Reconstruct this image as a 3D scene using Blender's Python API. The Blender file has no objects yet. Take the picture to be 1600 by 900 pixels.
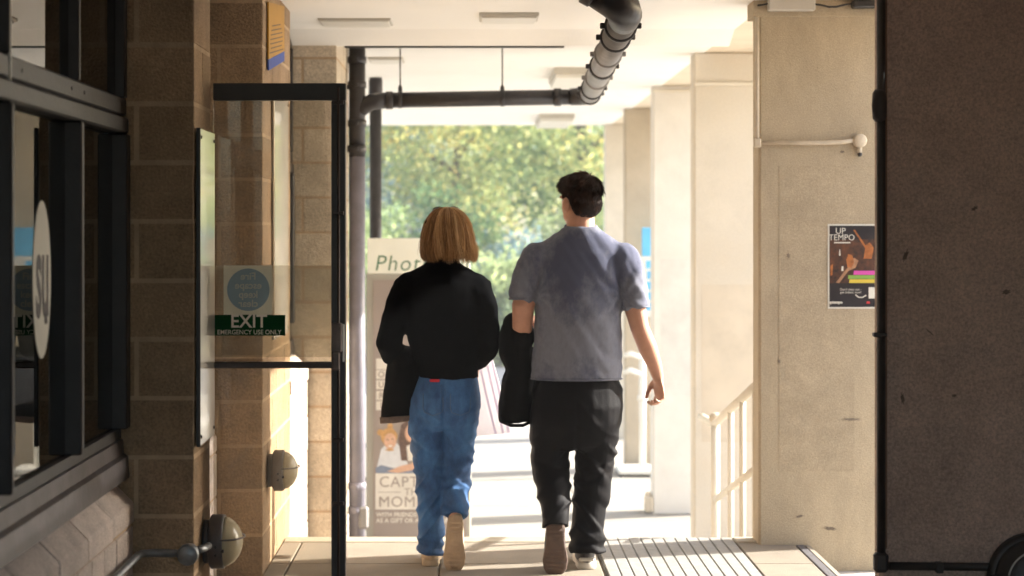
import bpy, bmesh, math, random
import numpy as np
from mathutils import Vector, Matrix, noise, Quaternion

random.seed(7)
rng = np.random.default_rng(7)
S = bpy.context.scene
C = S.collection

# ------------------------------------------------------------------ camera
# x = right, y = along the passage, z = up; landing floor is z = 0
CAM_Z = 1.544
cd = bpy.data.cameras.new('camera')
cam = bpy.data.objects.new('camera', cd)
C.objects.link(cam)
cam.location = (0, 0, CAM_Z)
cam.rotation_euler = (math.radians(90), 0, 0)
cd.sensor_width = 36
cd.lens = 67.5
cd.shift_x = 0.0375
cd.shift_y = -0.05625
cd.clip_start = 0.05
cd.clip_end = 2000
cd.dof.use_dof = True
cd.dof.focus_distance = 7.7
cd.dof.aperture_fstop = 2.8
S.camera = cam

# ------------------------------------------------------------------ sky and sun
SUN_EL = math.radians(27)
SUN_DIR = Vector((0.96, 0.275, 0)).normalized()          # horizontal direction towards the sun
w = bpy.data.worlds.new('World')
S.world = w
w.use_nodes = True
nt = w.node_tree
sky = nt.nodes.new('ShaderNodeTexSky')
sky.sky_type = 'NISHITA'
sky.sun_disc = False
sky.sun_elevation = SUN_EL
sky.sun_rotation = math.atan2(SUN_DIR.x, SUN_DIR.y)
sky.dust_density = 2.0
bg = nt.nodes['Background']
nt.links.new(sky.outputs[0], bg.inputs[0])
bg.inputs[1].default_value = 0.15
sd = bpy.data.lights.new('sun', 'SUN')
sd.energy = 4.6
sd.angle = math.radians(0.6)
sd.color = (1.0, 0.95, 0.87)
sun = bpy.data.objects.new('sun', sd)
C.objects.link(sun)
to_sun = Vector((SUN_DIR.x * math.cos(SUN_EL), SUN_DIR.y * math.cos(SUN_EL), math.sin(SUN_EL)))
sun.rotation_euler = to_sun.to_track_quat('Z', 'Y').to_euler()
sun.location = to_sun * 60

S.view_settings.view_transform = 'Standard'
S.view_settings.look = 'None'
S.view_settings.gamma = 1
S.view_settings.exposure = 2.3
S.view_settings.use_curve_mapping = False
S.render.engine = 'CYCLES'
S.cycles.use_denoising = True
S.cycles.max_bounces = 14
S.cycles.diffuse_bounces = 9
S.cycles.transparent_max_bounces = 16
S.cycles.sample_clamp_indirect = 8

# ------------------------------------------------------------------ materials
def lin(c):
    return tuple(((v / 12.92) if v <= 0.04045 else ((v + 0.055) / 1.055) ** 2.4) for v in c)

def mat(name, col, rough=0.7, var=0.12, scale=6.0, bump=0.0, bscale=60.0, metal=0.0, col2=None, spec=0.5,
        stretch=(1, 1, 1), rand=0.0, sheen=0.0, stain=0.0, stain_lo=0.5, stain_hi=0.78, stain_col=(0.1, 0.08, 0.06), stain_scale=1.3, grain=0.0, gscale=150.0):
    m = bpy.data.materials.new(name)
    m.use_nodes = True
    n = m.node_tree.nodes
    l = m.node_tree.links
    b = n['Principled BSDF']
    b.inputs['Roughness'].default_value = rough
    b.inputs['Metallic'].default_value = metal
    b.inputs['Specular IOR Level'].default_value = spec
    if sheen:
        b.inputs['Sheen Weight'].default_value = sheen
        b.inputs['Sheen Roughness'].default_value = 0.4
    tc = n.new('ShaderNodeTexCoord')
    geo = n.new('ShaderNodeNewGeometry')
    mp = n.new('ShaderNodeMapping')
    mp.inputs['Scale'].default_value = stretch
    l.new(geo.outputs['Position'], mp.inputs['Vector'])
    nz = n.new('ShaderNodeTexNoise')
    nz.inputs['Scale'].default_value = scale
    nz.inputs['Detail'].default_value = 6
    nz.inputs['Roughness'].default_value = 0.6
    l.new(mp.outputs[0], nz.inputs['Vector'])
    mix = n.new('ShaderNodeMix')
    mix.data_type = 'RGBA'
    c2 = col2 if col2 else tuple(min(1, v * (1 + var)) for v in col)
    c1 = col if col2 else tuple(v * (1 - var) for v in col)
    mix.inputs['A'].default_value = (*c1, 1)
    mix.inputs['B'].default_value = (*c2, 1)
    mr = n.new('ShaderNodeMapRange')
    mr.inputs[1].default_value = 0.3
    mr.inputs[2].default_value = 0.7
    l.new(nz.outputs['Fac'], mr.inputs[0])
    l.new(mr.outputs[0], mix.inputs['Factor'])
    out = mix.outputs['Result']
    if stain:
        nz3 = n.new('ShaderNodeTexNoise')
        nz3.inputs['Scale'].default_value = stain_scale
        nz3.inputs['Detail'].default_value = 9
        nz3.inputs['Roughness'].default_value = 0.72
        l.new(mp.outputs[0], nz3.inputs['Vector'])
        mr3 = n.new('ShaderNodeMapRange')
        mr3.inputs[1].default_value = stain_lo
        mr3.inputs[2].default_value = stain_hi
        mr3.inputs[4].default_value = stain
        l.new(nz3.outputs['Fac'], mr3.inputs[0])
        mx3 = n.new('ShaderNodeMix')
        mx3.data_type = 'RGBA'
        mx3.inputs['B'].default_value = (*stain_col, 1)
        l.new(out, mx3.inputs['A'])
        l.new(mr3.outputs[0], mx3.inputs['Factor'])
        out = mx3.outputs['Result']
    if grain:
        nz4 = n.new('ShaderNodeTexNoise')
        nz4.inputs['Scale'].default_value = gscale
        nz4.inputs['Detail'].default_value = 3
        nz4.inputs['Roughness'].default_value = 0.75
        l.new(geo.outputs['Position'], nz4.inputs['Vector'])
        mr4 = n.new('ShaderNodeMapRange')
        mr4.inputs[1].default_value = 0.32
        mr4.inputs[2].default_value = 0.68
        mr4.inputs[3].default_value = 1 - grain
        mr4.inputs[4].default_value = 1 + grain * 0.8
        l.new(nz4.outputs['Fac'], mr4.inputs[0])
        hs4 = n.new('ShaderNodeHueSaturation')
        l.new(mr4.outputs[0], hs4.inputs['Value'])
        l.new(out, hs4.inputs['Color'])
        out = hs4.outputs[0]
    if rand:
        oi = n.new('ShaderNodeObjectInfo')
        hs = n.new('ShaderNodeHueSaturation')
        mr2 = n.new('ShaderNodeMapRange')
        mr2.inputs[3].default_value = 1 - rand
        mr2.inputs[4].default_value = 1 + rand
        l.new(oi.outputs['Random'], mr2.inputs[0])
        l.new(mr2.outputs[0], hs.inputs['Value'])
        l.new(out, hs.inputs['Color'])
        out = hs.outputs[0]
    l.new(out, b.inputs['Base Color'])
    if bump:
        nz2 = n.new('ShaderNodeTexNoise')
        nz2.inputs['Scale'].default_value = bscale
        nz2.inputs['Detail'].default_value = 5
        l.new(geo.outputs['Position'], nz2.inputs['Vector'])
        bp = n.new('ShaderNodeBump')
        bp.inputs['Strength'].default_value = bump
        bp.inputs['Distance'].default_value = 0.01
        l.new(nz2.outputs['Fac'], bp.inputs['Height'])
        l.new(bp.outputs[0], b.inputs['Normal'])
    return m

def glass_mat(name, tint, ior=1.5, haze=0.0, haze_col=(0.6, 0.6, 0.55), rough=0.0):
    m = bpy.data.materials.new(name)
    m.use_nodes = True
    n = m.node_tree.nodes
    l = m.node_tree.links
    n.remove(n['Principled BSDF'])
    o = n['Material Output']
    t = n.new('ShaderNodeBsdfTransparent')
    t.inputs[0].default_value = (*tint, 1)
    g = n.new('ShaderNodeBsdfGlossy')
    g.inputs['Roughness'].default_value = rough
    f = n.new('ShaderNodeFresnel')
    f.inputs[0].default_value = ior
    mx = n.new('ShaderNodeMixShader')
    l.new(f.outputs[0], mx.inputs[0])
    l.new(t.outputs[0], mx.inputs[1])
    l.new(g.outputs[0], mx.inputs[2])
    out = mx
    if haze:
        d = n.new('ShaderNodeBsdfDiffuse')
        d.inputs[0].default_value = (*haze_col, 1)
        nz = n.new('ShaderNodeTexNoise')
        nz.inputs['Scale'].default_value = 3
        nz.inputs['Detail'].default_value = 8
        geo = n.new('ShaderNodeNewGeometry')
        l.new(geo.outputs['Position'], nz.inputs['Vector'])
        ml = n.new('ShaderNodeMath')
        ml.operation = 'MULTIPLY'
        ml.inputs[1].default_value = haze * 2
        l.new(nz.outputs['Fac'], ml.inputs[0])
        mx2 = n.new('ShaderNodeMixShader')
        l.new(ml.outputs[0], mx2.inputs[0])
        l.new(mx.outputs[0], mx2.inputs[1])
        l.new(d.outputs[0], mx2.inputs[2])
        out = mx2
    l.new(out.outputs[0], o.inputs['Surface'])
    return m

def attr_mat(name, ramp, rough=0.6, translucent=0.0, attr='tint', spec=0.3, sheen=0.0):
    """colour taken from a per-face value attribute through a ramp: leaves, hair strands"""
    m = bpy.data.materials.new(name)
    m.use_nodes = True
    n = m.node_tree.nodes
    l = m.node_tree.links
    b = n['Principled BSDF']
    b.inputs['Roughness'].default_value = rough
    b.inputs['Specular IOR Level'].default_value = spec
    a = n.new('ShaderNodeAttribute')
    a.attribute_name = attr
    r = n.new('ShaderNodeValToRGB')
    els = r.color_ramp.elements
    while len(els) < len(ramp):
        els.new(0.5)
    for e, (p, c) in zip(els, ramp):
        e.position = p
        e.color = (*c, 1)
    l.new(a.outputs['Fac'], r.inputs[0])
    l.new(r.outputs[0], b.inputs['Base Color'])
    if translucent:
        t = n.new('ShaderNodeBsdfTranslucent')
        l.new(r.outputs[0], t.inputs[0])
        mx = n.new('ShaderNodeMixShader')
        mx.inputs[0].default_value = translucent
        l.new(b.outputs[0], mx.inputs[1])
        l.new(t.outputs[0], mx.inputs[2])
        l.new(mx.outputs[0], n['Material Output'].inputs['Surface'])
    return m

M = {}
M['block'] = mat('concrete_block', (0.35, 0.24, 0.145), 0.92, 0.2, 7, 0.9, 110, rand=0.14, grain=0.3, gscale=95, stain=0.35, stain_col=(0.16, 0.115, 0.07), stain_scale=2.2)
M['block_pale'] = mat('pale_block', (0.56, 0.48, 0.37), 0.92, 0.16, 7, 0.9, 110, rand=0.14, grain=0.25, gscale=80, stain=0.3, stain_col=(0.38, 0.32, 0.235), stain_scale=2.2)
M['mortar'] = mat('mortar', (0.46, 0.335, 0.215), 0.95, 0.16, 14, 0.4, 150)
M['coping'] = mat('coping_brick', (0.58, 0.5, 0.45), 0.85, 0.22, 8, 0.7, 120, rand=0.14, grain=0.22, gscale=110, stain=0.5, stain_col=(0.14, 0.11, 0.09), stain_scale=4)
M['concrete'] = mat('painted_concrete', (0.6, 0.545, 0.455), 0.82, 0.07, 6, 0.3, 160, grain=0.09, gscale=110, stain=0.5, stain_col=(0.40, 0.33, 0.24), stain_scale=1.5)
M['concrete_dark'] = mat('bare_concrete', (0.58, 0.435, 0.36), 0.88, 0.1, 7.0, 0.8, 110, grain=0.3, gscale=105, stain=0.5, stain_col=(0.2, 0.145, 0.115), stain_scale=2.6)
M['concrete_pale'] = mat('pale_concrete', (0.66, 0.62, 0.56), 0.82, 0.06, 5, 0.3, 120, grain=0.09, gscale=100, stain=0.35, stain_col=(0.48, 0.45, 0.4), stain_scale=1.6)
M['concrete_poster'] = mat('stained_concrete', (0.42, 0.34, 0.23), 0.86, 0.1, 8, 0.35, 190, grain=0.16, gscale=130, stain=0.55, stain_col=(0.29, 0.23, 0.15), stain_scale=2.0, stretch=(1.3, 1, 0.55))
M['patch'] = mat('repaint_patch', (0.405, 0.327, 0.221), 0.86, 0.12, 7, 0.35, 190, grain=0.2, gscale=110, stain=0.6, stain_col=(0.28, 0.225, 0.15), stain_scale=3)
M['patch_cream'] = mat('repaint_patch_cream', (0.56, 0.49, 0.39), 0.85, 0.1, 6, 0.2, 150, stain=0.5, stain_col=(0.46, 0.39, 0.3), stain_scale=3)
M['scuff'] = mat('scuff', (0.19, 0.15, 0.11), 0.9, 0.3, 60)
M['scuff_dark'] = mat('scuff_dark', (0.17, 0.125, 0.1), 0.9, 0.3, 60)
M['patch_grey'] = mat('repaint_patch_grey', (0.61, 0.58, 0.53), 0.85, 0.1, 5, 0.3, 90, stain=0.5, stain_col=(0.45, 0.43, 0.4), stain_scale=3)
M['ceiling'] = mat('ceiling_paint', (0.83, 0.815, 0.775), 0.85, 0.03, 1.5, 0.15, 60, stain=0.12, stain_col=(0.66, 0.6, 0.48), stain_scale=0.8)
M['soffit'] = mat('soffit_concrete', (0.66, 0.57, 0.44), 0.85, 0.08, 3, 0.3, 70)
M['slab'] = mat('paving_slab', (0.225, 0.19, 0.145), 0.85, 0.14, 5, 0.5, 140, grain=0.2, gscale=170, rand=0.05, stain=0.4, stain_col=(0.17, 0.14, 0.1), stain_scale=2.5)
M['joint'] = mat('slab_joint', (0.13, 0.11, 0.085), 0.95, 0.15, 20, 0.3, 150)
M['pave_in'] = mat('passage_paving', (0.255, 0.235, 0.205), 0.85, 0.1, 4, 0.3, 90, rand=0.05, stain=0.3, stain_col=(0.22, 0.2, 0.165), stain_scale=1.2)
M['concrete_tan'] = mat('tan_concrete', (0.42, 0.35, 0.26), 0.82, 0.1, 4, 0.35, 70, stain=0.4, stain_col=(0.3, 0.25, 0.18))
M['pave'] = mat('pale_paving', (0.5, 0.47, 0.42), 0.85, 0.08, 4, 0.3, 90, rand=0.05, stain=0.3, stain_col=(0.36, 0.33, 0.29), stain_scale=1.2)
M['rib'] = mat('tread_rib', (0.27, 0.26, 0.24), 0.65, 0.15, 20, 0.3, 200)
M['rib_base'] = mat('tread_base', (0.12, 0.115, 0.11), 0.75, 0.15, 20, 0.2, 200)
M['dark_stripe'] = mat('dark_stripe', (0.09, 0.085, 0.09), 0.75, 0.2, 15, 0.3, 150)
M['nosing'] = mat('nosing_strip', (0.34, 0.3, 0.23), 0.6, 0.1, 20)
M['black_metal'] = mat('black_metal', (0.018, 0.016, 0.016), 0.42, 0.2, 20, 0.1, 200)
M['bronze'] = mat('dark_bronze', (0.045, 0.032, 0.028), 0.45, 0.2, 30, 0.15, 200, metal=0.3)
M['pewter'] = mat('worn_latch_metal', (0.13, 0.105, 0.1), 0.5, 0.2, 40, 0.2, 200, metal=0.5)
M['window_frame'] = mat('window_frame', (0.017, 0.014, 0.015), 0.45, 0.3, 10, 0.15, 60)
M['window_sill'] = mat('window_sill', (0.11, 0.097, 0.1), 0.42, 0.25, 9, 0.15, 50, metal=0.6)
M['aluminium'] = mat('aluminium', (0.5, 0.48, 0.44), 0.4, 0.1, 15, metal=0.8)
M['pipe_black'] = mat('pipe_black', (0.02, 0.017, 0.019), 0.4, 0.35, 12, 0.12, 60, stain=0.4, stain_col=(0.07, 0.058, 0.058), stain_scale=9)
M['pipe_lilac'] = mat('pipe_worn', (0.16, 0.15, 0.18), 0.38, 0.2, 8, 0.1, 60, stain=0.4, stain_col=(0.09, 0.075, 0.08), stain_scale=5)
M['pipe_grey'] = mat('pipe_grey', (0.22, 0.21, 0.205), 0.42, 0.15, 8, 0.1, 60, stain=0.4, stain_col=(0.12, 0.11, 0.105), stain_scale=6)
M['conduit'] = mat('painted_conduit', (0.52, 0.44, 0.33), 0.6, 0.12, 14, 0.2, 90)
M['conduit_dark'] = mat('dark_conduit', (0.035, 0.028, 0.026), 0.45, 0.25, 14, 0.15, 90)
M['rust'] = mat('rust_edge', (0.26, 0.15, 0.105), 0.8, 0.2, 14, 0.2, 90)
M['galv'] = mat('galvanised', (0.22, 0.23, 0.24), 0.4, 0.2, 25, 0.1, 100, metal=0.6)
M['lamp_body'] = mat('lamp_housing', (0.085, 0.075, 0.075), 0.42, 0.2, 15, 0.1, 100, stain=0.3, stain_col=(0.2, 0.18, 0.16), stain_scale=12)
M['lamp_body_grey'] = mat('lamp_housing_grey', (0.2, 0.18, 0.165), 0.5, 0.15, 15, 0.1, 100)
M['lamp_glass'] = mat('lamp_glass', (0.46, 0.4, 0.27), 0.25, 0.1, 9)
M['white_plastic'] = mat('white_plastic', (0.7, 0.68, 0.62), 0.4, 0.04, 8)
M['box_grey'] = mat('box_grey', (0.5, 0.47, 0.41), 0.55, 0.05, 10)
M['cream_paint'] = mat('cream_paint', (0.62, 0.57, 0.475), 0.6, 0.05, 8, 0.1, 80)
M['notice'] = mat('notice_panel', (0.86, 0.85, 0.8), 0.035, 0.04, 3, spec=1.0)
M['yellow'] = mat('sign_yellow', (0.42, 0.215, 0.014), 0.6, 0.05, 6)
M['yellow_ink'] = mat('sign_brown_ink', (0.11, 0.06, 0.02), 0.6)
M['blue'] = mat('sign_blue', (0.006, 0.045, 0.3), 0.6)
M['green_sign'] = mat('exit_green', (0.004, 0.05, 0.014), 0.8, 0.1, 10, spec=0.05)
M['sign_letters'] = mat('exit_letters', (0.82, 0.76, 0.66), 0.7)
M['sticker'] = mat('sticker_back', (0.78, 0.74, 0.58), 0.7, 0.08, 12)
M['sticker_blue'] = mat('sticker_circle', (0.26, 0.35, 0.4), 0.7, 0.1, 12)
M['sticker_text'] = mat('sticker_text', (0.52, 0.52, 0.44), 0.7)
M['logo_white'] = mat('logo_white', (0.6, 0.57, 0.48), 0.6, 0.06, 8)
M['logo_ink'] = mat('logo_ink', (0.035, 0.022, 0.02), 0.6)
M['interior'] = mat('room_dark', (0.05, 0.035, 0.025), 0.9, 0.2, 3)
M['road'] = mat('asphalt', (0.07, 0.072, 0.08), 0.9, 0.15, 12, 0.3, 120)
M['earth'] = mat('earth', (0.13, 0.11, 0.07), 0.95, 0.3, 1.5, 0.4, 30)
M['bark'] = mat('bark', (0.09, 0.07, 0.055), 0.95, 0.3, 12, 0.7, 40, stretch=(1, 1, 0.2))
M['booth'] = mat('booth_panel', (0.33, 0.275, 0.245), 0.5, 0.04, 4)
M['booth_edge'] = mat('booth_edge', (0.37, 0.35, 0.3), 0.5, 0.04, 4)
M['card_white'] = mat('card_white', (0.88, 0.88, 0.78), 0.6, 0.03, 6)
M['ink_green'] = mat('ink_green', (0.05, 0.17, 0.08), 0.6)
M['print_white'] = mat('print_white', (0.74, 0.7, 0.63), 0.5)
M['print_taupe'] = mat('print_taupe', (0.34, 0.285, 0.25), 0.5)
M['print_skin'] = mat('print_skin', (0.66, 0.4, 0.27), 0.5, 0.12, 40)
M['print_hair'] = mat('print_blond', (0.55, 0.31, 0.11), 0.5, 0.25, 60)
M['print_brown'] = mat('print_brown', (0.13, 0.075, 0.055), 0.5, 0.3, 60)
M['print_shirt'] = mat('print_shirt', (0.66, 0.67, 0.7), 0.5, 0.08, 30)
M['print_denim'] = mat('print_denim', (0.2, 0.24, 0.33), 0.5, 0.15, 40)
M['blue_sign'] = mat('banner_blue', (0.1, 0.42, 0.7), 0.5)
M['glass_window'] = glass_mat('window_glass', (0.32, 0.3, 0.28), 1.9)
M['glass_door'] = glass_mat('door_glass', (0.9, 0.88, 0.84), 1.45, haze=0.055)
M['glass_strip'] = glass_mat('frosted_strip', (0.9, 0.89, 0.85), 1.25, haze=0.08, rough=0.2)
M['poster_black'] = mat('poster_black', (0.014, 0.012, 0.016), 0.35, 0.2, 10)
M['poster_white'] = mat('poster_white', (0.62, 0.6, 0.52), 0.5)
M['poster_pink'] = mat('poster_pink', (0.6, 0.07, 0.36), 0.5)
M['poster_green'] = mat('poster_green', (0.2, 0.36, 0.06), 0.5)
M['poster_yellow'] = mat('poster_yellow', (0.62, 0.47, 0.05), 0.5)
M['poster_scene'] = mat('poster_scene', (0.016, 0.009, 0.008), 0.4, 0.3, 34, col2=(0.13, 0.045, 0.018), stain=0.8, stain_col=(0.012, 0.01, 0.012), stain_scale=14)
M['poster_skin'] = mat('poster_skin', (0.36, 0.19, 0.1), 0.4, 0.3, 40)
M['poster_orange'] = mat('poster_orange', (0.36, 0.12, 0.03), 0.4, 0.4, 40)
M['poster_red'] = mat('poster_red', (0.5, 0.03, 0.03), 0.5)

# ------------------------------------------------------------------ mesh helpers
WL = {}                                   # world location of every object with children

class MB:
    def __init__(s):
        s.v, s.f = [], []

    def add(s, vs, fs):
        o = len(s.v)
        s.v += [tuple(p) for p in vs]
        s.f += [tuple(i + o for i in f) for f in fs]
        return s

    def box(s, x0, x1, y0, y1, z0, z1):
        return s.add([(x0, y0, z0), (x1, y0, z0), (x1, y1, z0), (x0, y1, z0), (x0, y0, z1), (x1, y0, z1), (x1, y1, z1), (x0, y1, z1)],
                     [(0, 3, 2, 1), (4, 5, 6, 7), (0, 1, 5, 4), (1, 2, 6, 5), (2, 3, 7, 6), (3, 0, 4, 7)])

    def cbox(s, x0, x1, y0, y1, z0, z1, b=0.004):
        b = min(b, (x1 - x0) * .45, (y1 - y0) * .45, (z1 - z0) * .45)
        X, Y, Z = (x0, x1), (y0, y1), (z0, z1)
        vs, idx = [], {}
        for i in (0, 1):
            for j in (0, 1):
                for k in (0, 1):
                    c = (X[i], Y[j], Z[k])
                    ins = (b if i == 0 else -b, b if j == 0 else -b, b if k == 0 else -b)
                    for a in range(3):
                        p = [c[q] + (0 if q == a else ins[q]) for q in range(3)]
                        idx[(i, j, k, a)] = len(vs)
                        vs.append(p)
        fs = []
        for a in range(3):
            o1, o2 = [(1, 2), (0, 2), (0, 1)][a]
            for side in (0, 1):
                q = []
                for (m, n_) in ((0, 0), (1, 0), (1, 1), (0, 1)):
                    key = [0, 0, 0]
                    key[a], key[o1], key[o2] = side, m, n_
                    q.append(idx[(*key, a)])
                fs.append(tuple(q))
        for a in range(3):                 # edges along axis a
            o1, o2 = [(1, 2), (0, 2), (0, 1)][a]
            for m in (0, 1):
                for n_ in (0, 1):
                    k0 = [0, 0, 0]
                    k0[o1], k0[o2] = m, n_
                    k1 = list(k0)
                    k1[a] = 1
                    fs.append((idx[(*k0, o1)], idx[(*k1, o1)], idx[(*k1, o2)], idx[(*k0, o2)]))
        for i in (0, 1):
            for j in (0, 1):
                for k in (0, 1):
                    fs.append((idx[(i, j, k, 0)], idx[(i, j, k, 1)], idx[(i, j, k, 2)]))
        return s.add(vs, fs)

    def rings(s, rings, cap=True):
        n_ = len(rings[0])
        o = len(s.v)
        for r in rings:
            s.v += [tuple(p) for p in r]
        for i in range(len(rings) - 1):
            for j in range(n_):
                a, b = o + i * n_ + j, o + i * n_ + (j + 1) % n_
                s.f.append((a, b, b + n_, a + n_))
        if cap:
            for i, rev in ((0, True), (len(rings) - 1, False)):
                c = sum((Vector(p) for p in rings[i]), Vector()) / n_
                ci = len(s.v)
                s.v.append(tuple(c))
                for j in range(n_):
                    a, b = o + i * n_ + j, o + i * n_ + (j + 1) % n_
                    s.f.append((ci, b, a) if rev else (ci, a, b))
        return s

    def tube(s, pts, rad, n_=14, rnd=False, flat=1.0, up=None):
        pts = [Vector(p) for p in pts]
        if not hasattr(rad, '__len__'):
            rad = [rad] * len(pts)
        rad = list(rad)
        if rnd:                            # rounded ends
            t0 = (pts[0] - pts[1]).normalized()
            t1 = (pts[-1] - pts[-2]).normalized()
            a0 = [(pts[0] + t0 * rad[0] * math.sin(a), rad[0] * math.cos(a)) for a in (1.35, 0.95, 0.5)]
            a1 = [(pts[-1] + t1 * rad[-1] * math.sin(a), rad[-1] * math.cos(a)) for a in (0.5, 0.95, 1.35)]
            pts = [p for p, _ in a0] + pts + [p for p, _ in a1]
            rad = [r for _, r in a0] + rad + [r for _, r in a1]
        rings = []
        prev = None
        for i, p in enumerate(pts):
            t = (pts[min(i + 1, len(pts) - 1)] - pts[max(i - 1, 0)]).normalized()
            if prev is None:
                u0 = Vector(up) if up else (Vector((0, 0, 1)) if abs(t.z) < 0.9 else Vector((1, 0, 0)))
                u = (u0 - t * u0.dot(t)).normalized()
            else:
                u = (prev - t * prev.dot(t)).normalized()
            prev = u
            v = t.cross(u)
            rings.append([p + u * (math.cos(2 * math.pi * k / n_) * rad[i] * flat) + v * (math.sin(2 * math.pi * k / n_) * rad[i]) for k in range(n_)])
        return s.rings(rings)

    def lathe(s, origin, axis, prof, n_=24):
        """prof: (distance along axis, radius)"""
        a = Vector(axis).normalized()
        u0 = Vector((0, 0, 1)) if abs(a.z) < 0.9 else Vector((1, 0, 0))
        u = (u0 - a * u0.dot(a)).normalized()
        v = a.cross(u)
        o = Vector(origin)
        return s.rings([[o + a * d + u * (r * math.cos(2 * math.pi * k / n_)) + v * (r * math.sin(2 * math.pi * k / n_)) for k in range(n_)] for d, r in prof])

    def ell(s, c, r, n_=14, m=10, rot=None):
        rr = []
        for i in range(1, m):
            th = math.pi * i / m
            ring = []
            for k in range(n_):
                ph = 2 * math.pi * k / n_
                p = Vector((r[0] * math.sin(th) * math.cos(ph), r[1] * math.sin(th) * math.sin(ph), -r[2] * math.cos(th)))
                if rot:
                    p = rot @ p
                ring.append(Vector(c) + p)
            rr.append(ring)
        return s.rings(rr)

    def prism(s, outline, axis, d0, d1):
        """outline of (a, b) pairs extruded along axis between d0 and d1; axis x: (y,z), y: (x,z), z: (x,y)"""
        def P(a, b, d):
            return {'x': (d, a, b), 'y': (a, d, b), 'z': (a, b, d)}[axis]
        n_ = len(outline)
        vs = [P(a, b, d0) for a, b in outline] + [P(a, b, d1) for a, b in outline]
        fs = [(i, (i + 1) % n_, (i + 1) % n_ + n_, i + n_) for i in range(n_)] + [tuple(range(n_)), tuple(range(2 * n_ - 1, n_ - 1, -1))]
        return s.add(vs, fs)

    def mesh(s, name, smooth=False):
        me = bpy.data.meshes.new(name)
        me.from_pydata(s.v, [], s.f)
        bm = bmesh.new()
        bm.from_mesh(me)
        bmesh.ops.recalc_face_normals(bm, faces=bm.faces)
        bm.to_mesh(me)
        bm.free()
        if smooth:
            me.polygons.foreach_set('use_smooth', [True] * len(me.polygons))
        return me

    def build(s, name, m, parent=None, smooth=False, base=False):
        return place(name, s.mesh(name, smooth), m, parent, base)

def place(name, me, m, parent=None, base=False):
    """links a mesh given in world coordinates, its origin moved to its own centre (or base)"""
    n_ = len(me.vertices)
    co = np.empty(n_ * 3)
    me.vertices.foreach_get('co', co)
    co = co.reshape(-1, 3)
    c = (co.min(0) + co.max(0)) / 2
    if base:
        c[2] = co[:, 2].min()
    me.vertices.foreach_set('co', (co - c).ravel())
    me.update()
    o = bpy.data.objects.new(name, me)
    C.objects.link(o)
    me.materials.append(M[m] if isinstance(m, str) else m)
    o.parent = parent
    pl = WL[parent.name] if parent else Vector()
    o.location = Vector(c) - pl
    WL[o.name] = Vector(c)
    return o

CACHE = {}
def piece(name, parent, m, x0, x1, y0, y1, z0, z1, b=0.005, jit=0.0):
    """a chamfered block of a wall or floor; alike pieces share their mesh"""
    d = (round(x1 - x0, 3), round(y1 - y0, 3), round(z1 - z0, 3), m, b)
    if d not in CACHE:
        me = MB().cbox(-d[0] / 2, d[0] / 2, -d[1] / 2, d[1] / 2, -d[2] / 2, d[2] / 2, b).mesh(name)
        me.materials.append(M[m])
        CACHE[d] = me
    o = bpy.data.objects.new(name, CACHE[d])
    C.objects.link(o)
    o.parent = parent
    c = Vector(((x0 + x1) / 2, (y0 + y1) / 2, (z0 + z1) / 2))
    o.location = c - (WL[parent.name] if parent else Vector()) + Vector((random.uniform(-jit, jit), random.uniform(-jit, jit), 0))
    WL[o.name] = c
    return o

def tag(o, label=None, cat=None, group=None, kind=None):
    if label:
        o['label'] = label
    if cat:
        o['category'] = cat
    if group:
        o['group'] = group
    if kind:
        o['kind'] = kind
    return o

def thing(name, loc, label, cat, group=None):
    o = bpy.data.objects.new(name, None)
    C.objects.link(o)
    o.empty_display_size = 0.1
    o.location = loc
    WL[o.name] = Vector(loc)
    return tag(o, label, cat, group)

def struct(name, mb, m, parent=None):
    o = mb.build(name, m, parent)
    if parent is None:
        o['kind'] = 'structure'
    return o

def text(name, parent, m, s, size, loc, face='front', align='CENTER', mirror=False, depth=0.0008, sx=1.0, bold=0.0, spacing=1.0, shear=0.0):
    cu = bpy.data.curves.new(name, 'FONT')
    cu.body = s
    cu.size = size
    cu.align_x = align
    cu.align_y = 'CENTER'
    cu.extrude = depth
    cu.offset = bold
    cu.space_character = spacing
    cu.shear = shear
    cu.resolution_u = 3
    t = bpy.data.objects.new(name + '_tmp', cu)
    C.objects.link(t)
    dg = bpy.context.evaluated_depsgraph_get()
    me = bpy.data.meshes.new_from_object(t.evaluated_get(dg))
    bpy.data.objects.remove(t)
    bpy.data.curves.remove(cu)
    L = Vector(loc)
    for v in me.vertices:
        x, y, z = v.co.x * sx * (-1 if mirror else 1), v.co.y, v.co.z
        if face == 'front':
            v.co = L + Vector((x, -z, y))
        elif face == 'right':
            v.co = L + Vector((z, x, y))
    me.materials.clear()
    return place(name, me, m, parent)

# ================================================================== SETTING
ZC = 2.674          # ceiling
ZF = -0.668         # lower floor beyond the steps
XL = -0.944         # face of the block pillars

struct('ground', MB().box(-220, 220, -120, 320, -1.4, -0.74), 'earth')
struct('forecourt', MB().box(-16, 30, 9.9, 25.6, -0.739, -0.692), 'pave')
struct('road', MB().box(-60, 80, 25.8, 31.8, -0.739, -0.73), 'road')
kerb = struct('kerb', MB().box(-60, 80, 25.6, 25.8, -0.739, -0.668), 'pave')
struct('side_path', MB().box(1.655, 30, -12, 9.9, -0.739, -0.13), 'pave')

lower = struct('lower_floor', MB().box(-2.0, 2.6, 10.56, 25.2, -0.739, ZF - 0.014), 'joint')
for i in range(18):
    for j in range(5):
        x0, y0 = -1.86 + j * 0.9, 10.56 + i * 0.81
        if y0 < 13.7 < y0 + 0.81:
            continue
        piece('paving_slab', lower, 'pave_in', x0, x0 + 0.892, y0, y0 + 0.802, ZF - 0.05, ZF, 0.004)
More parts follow.
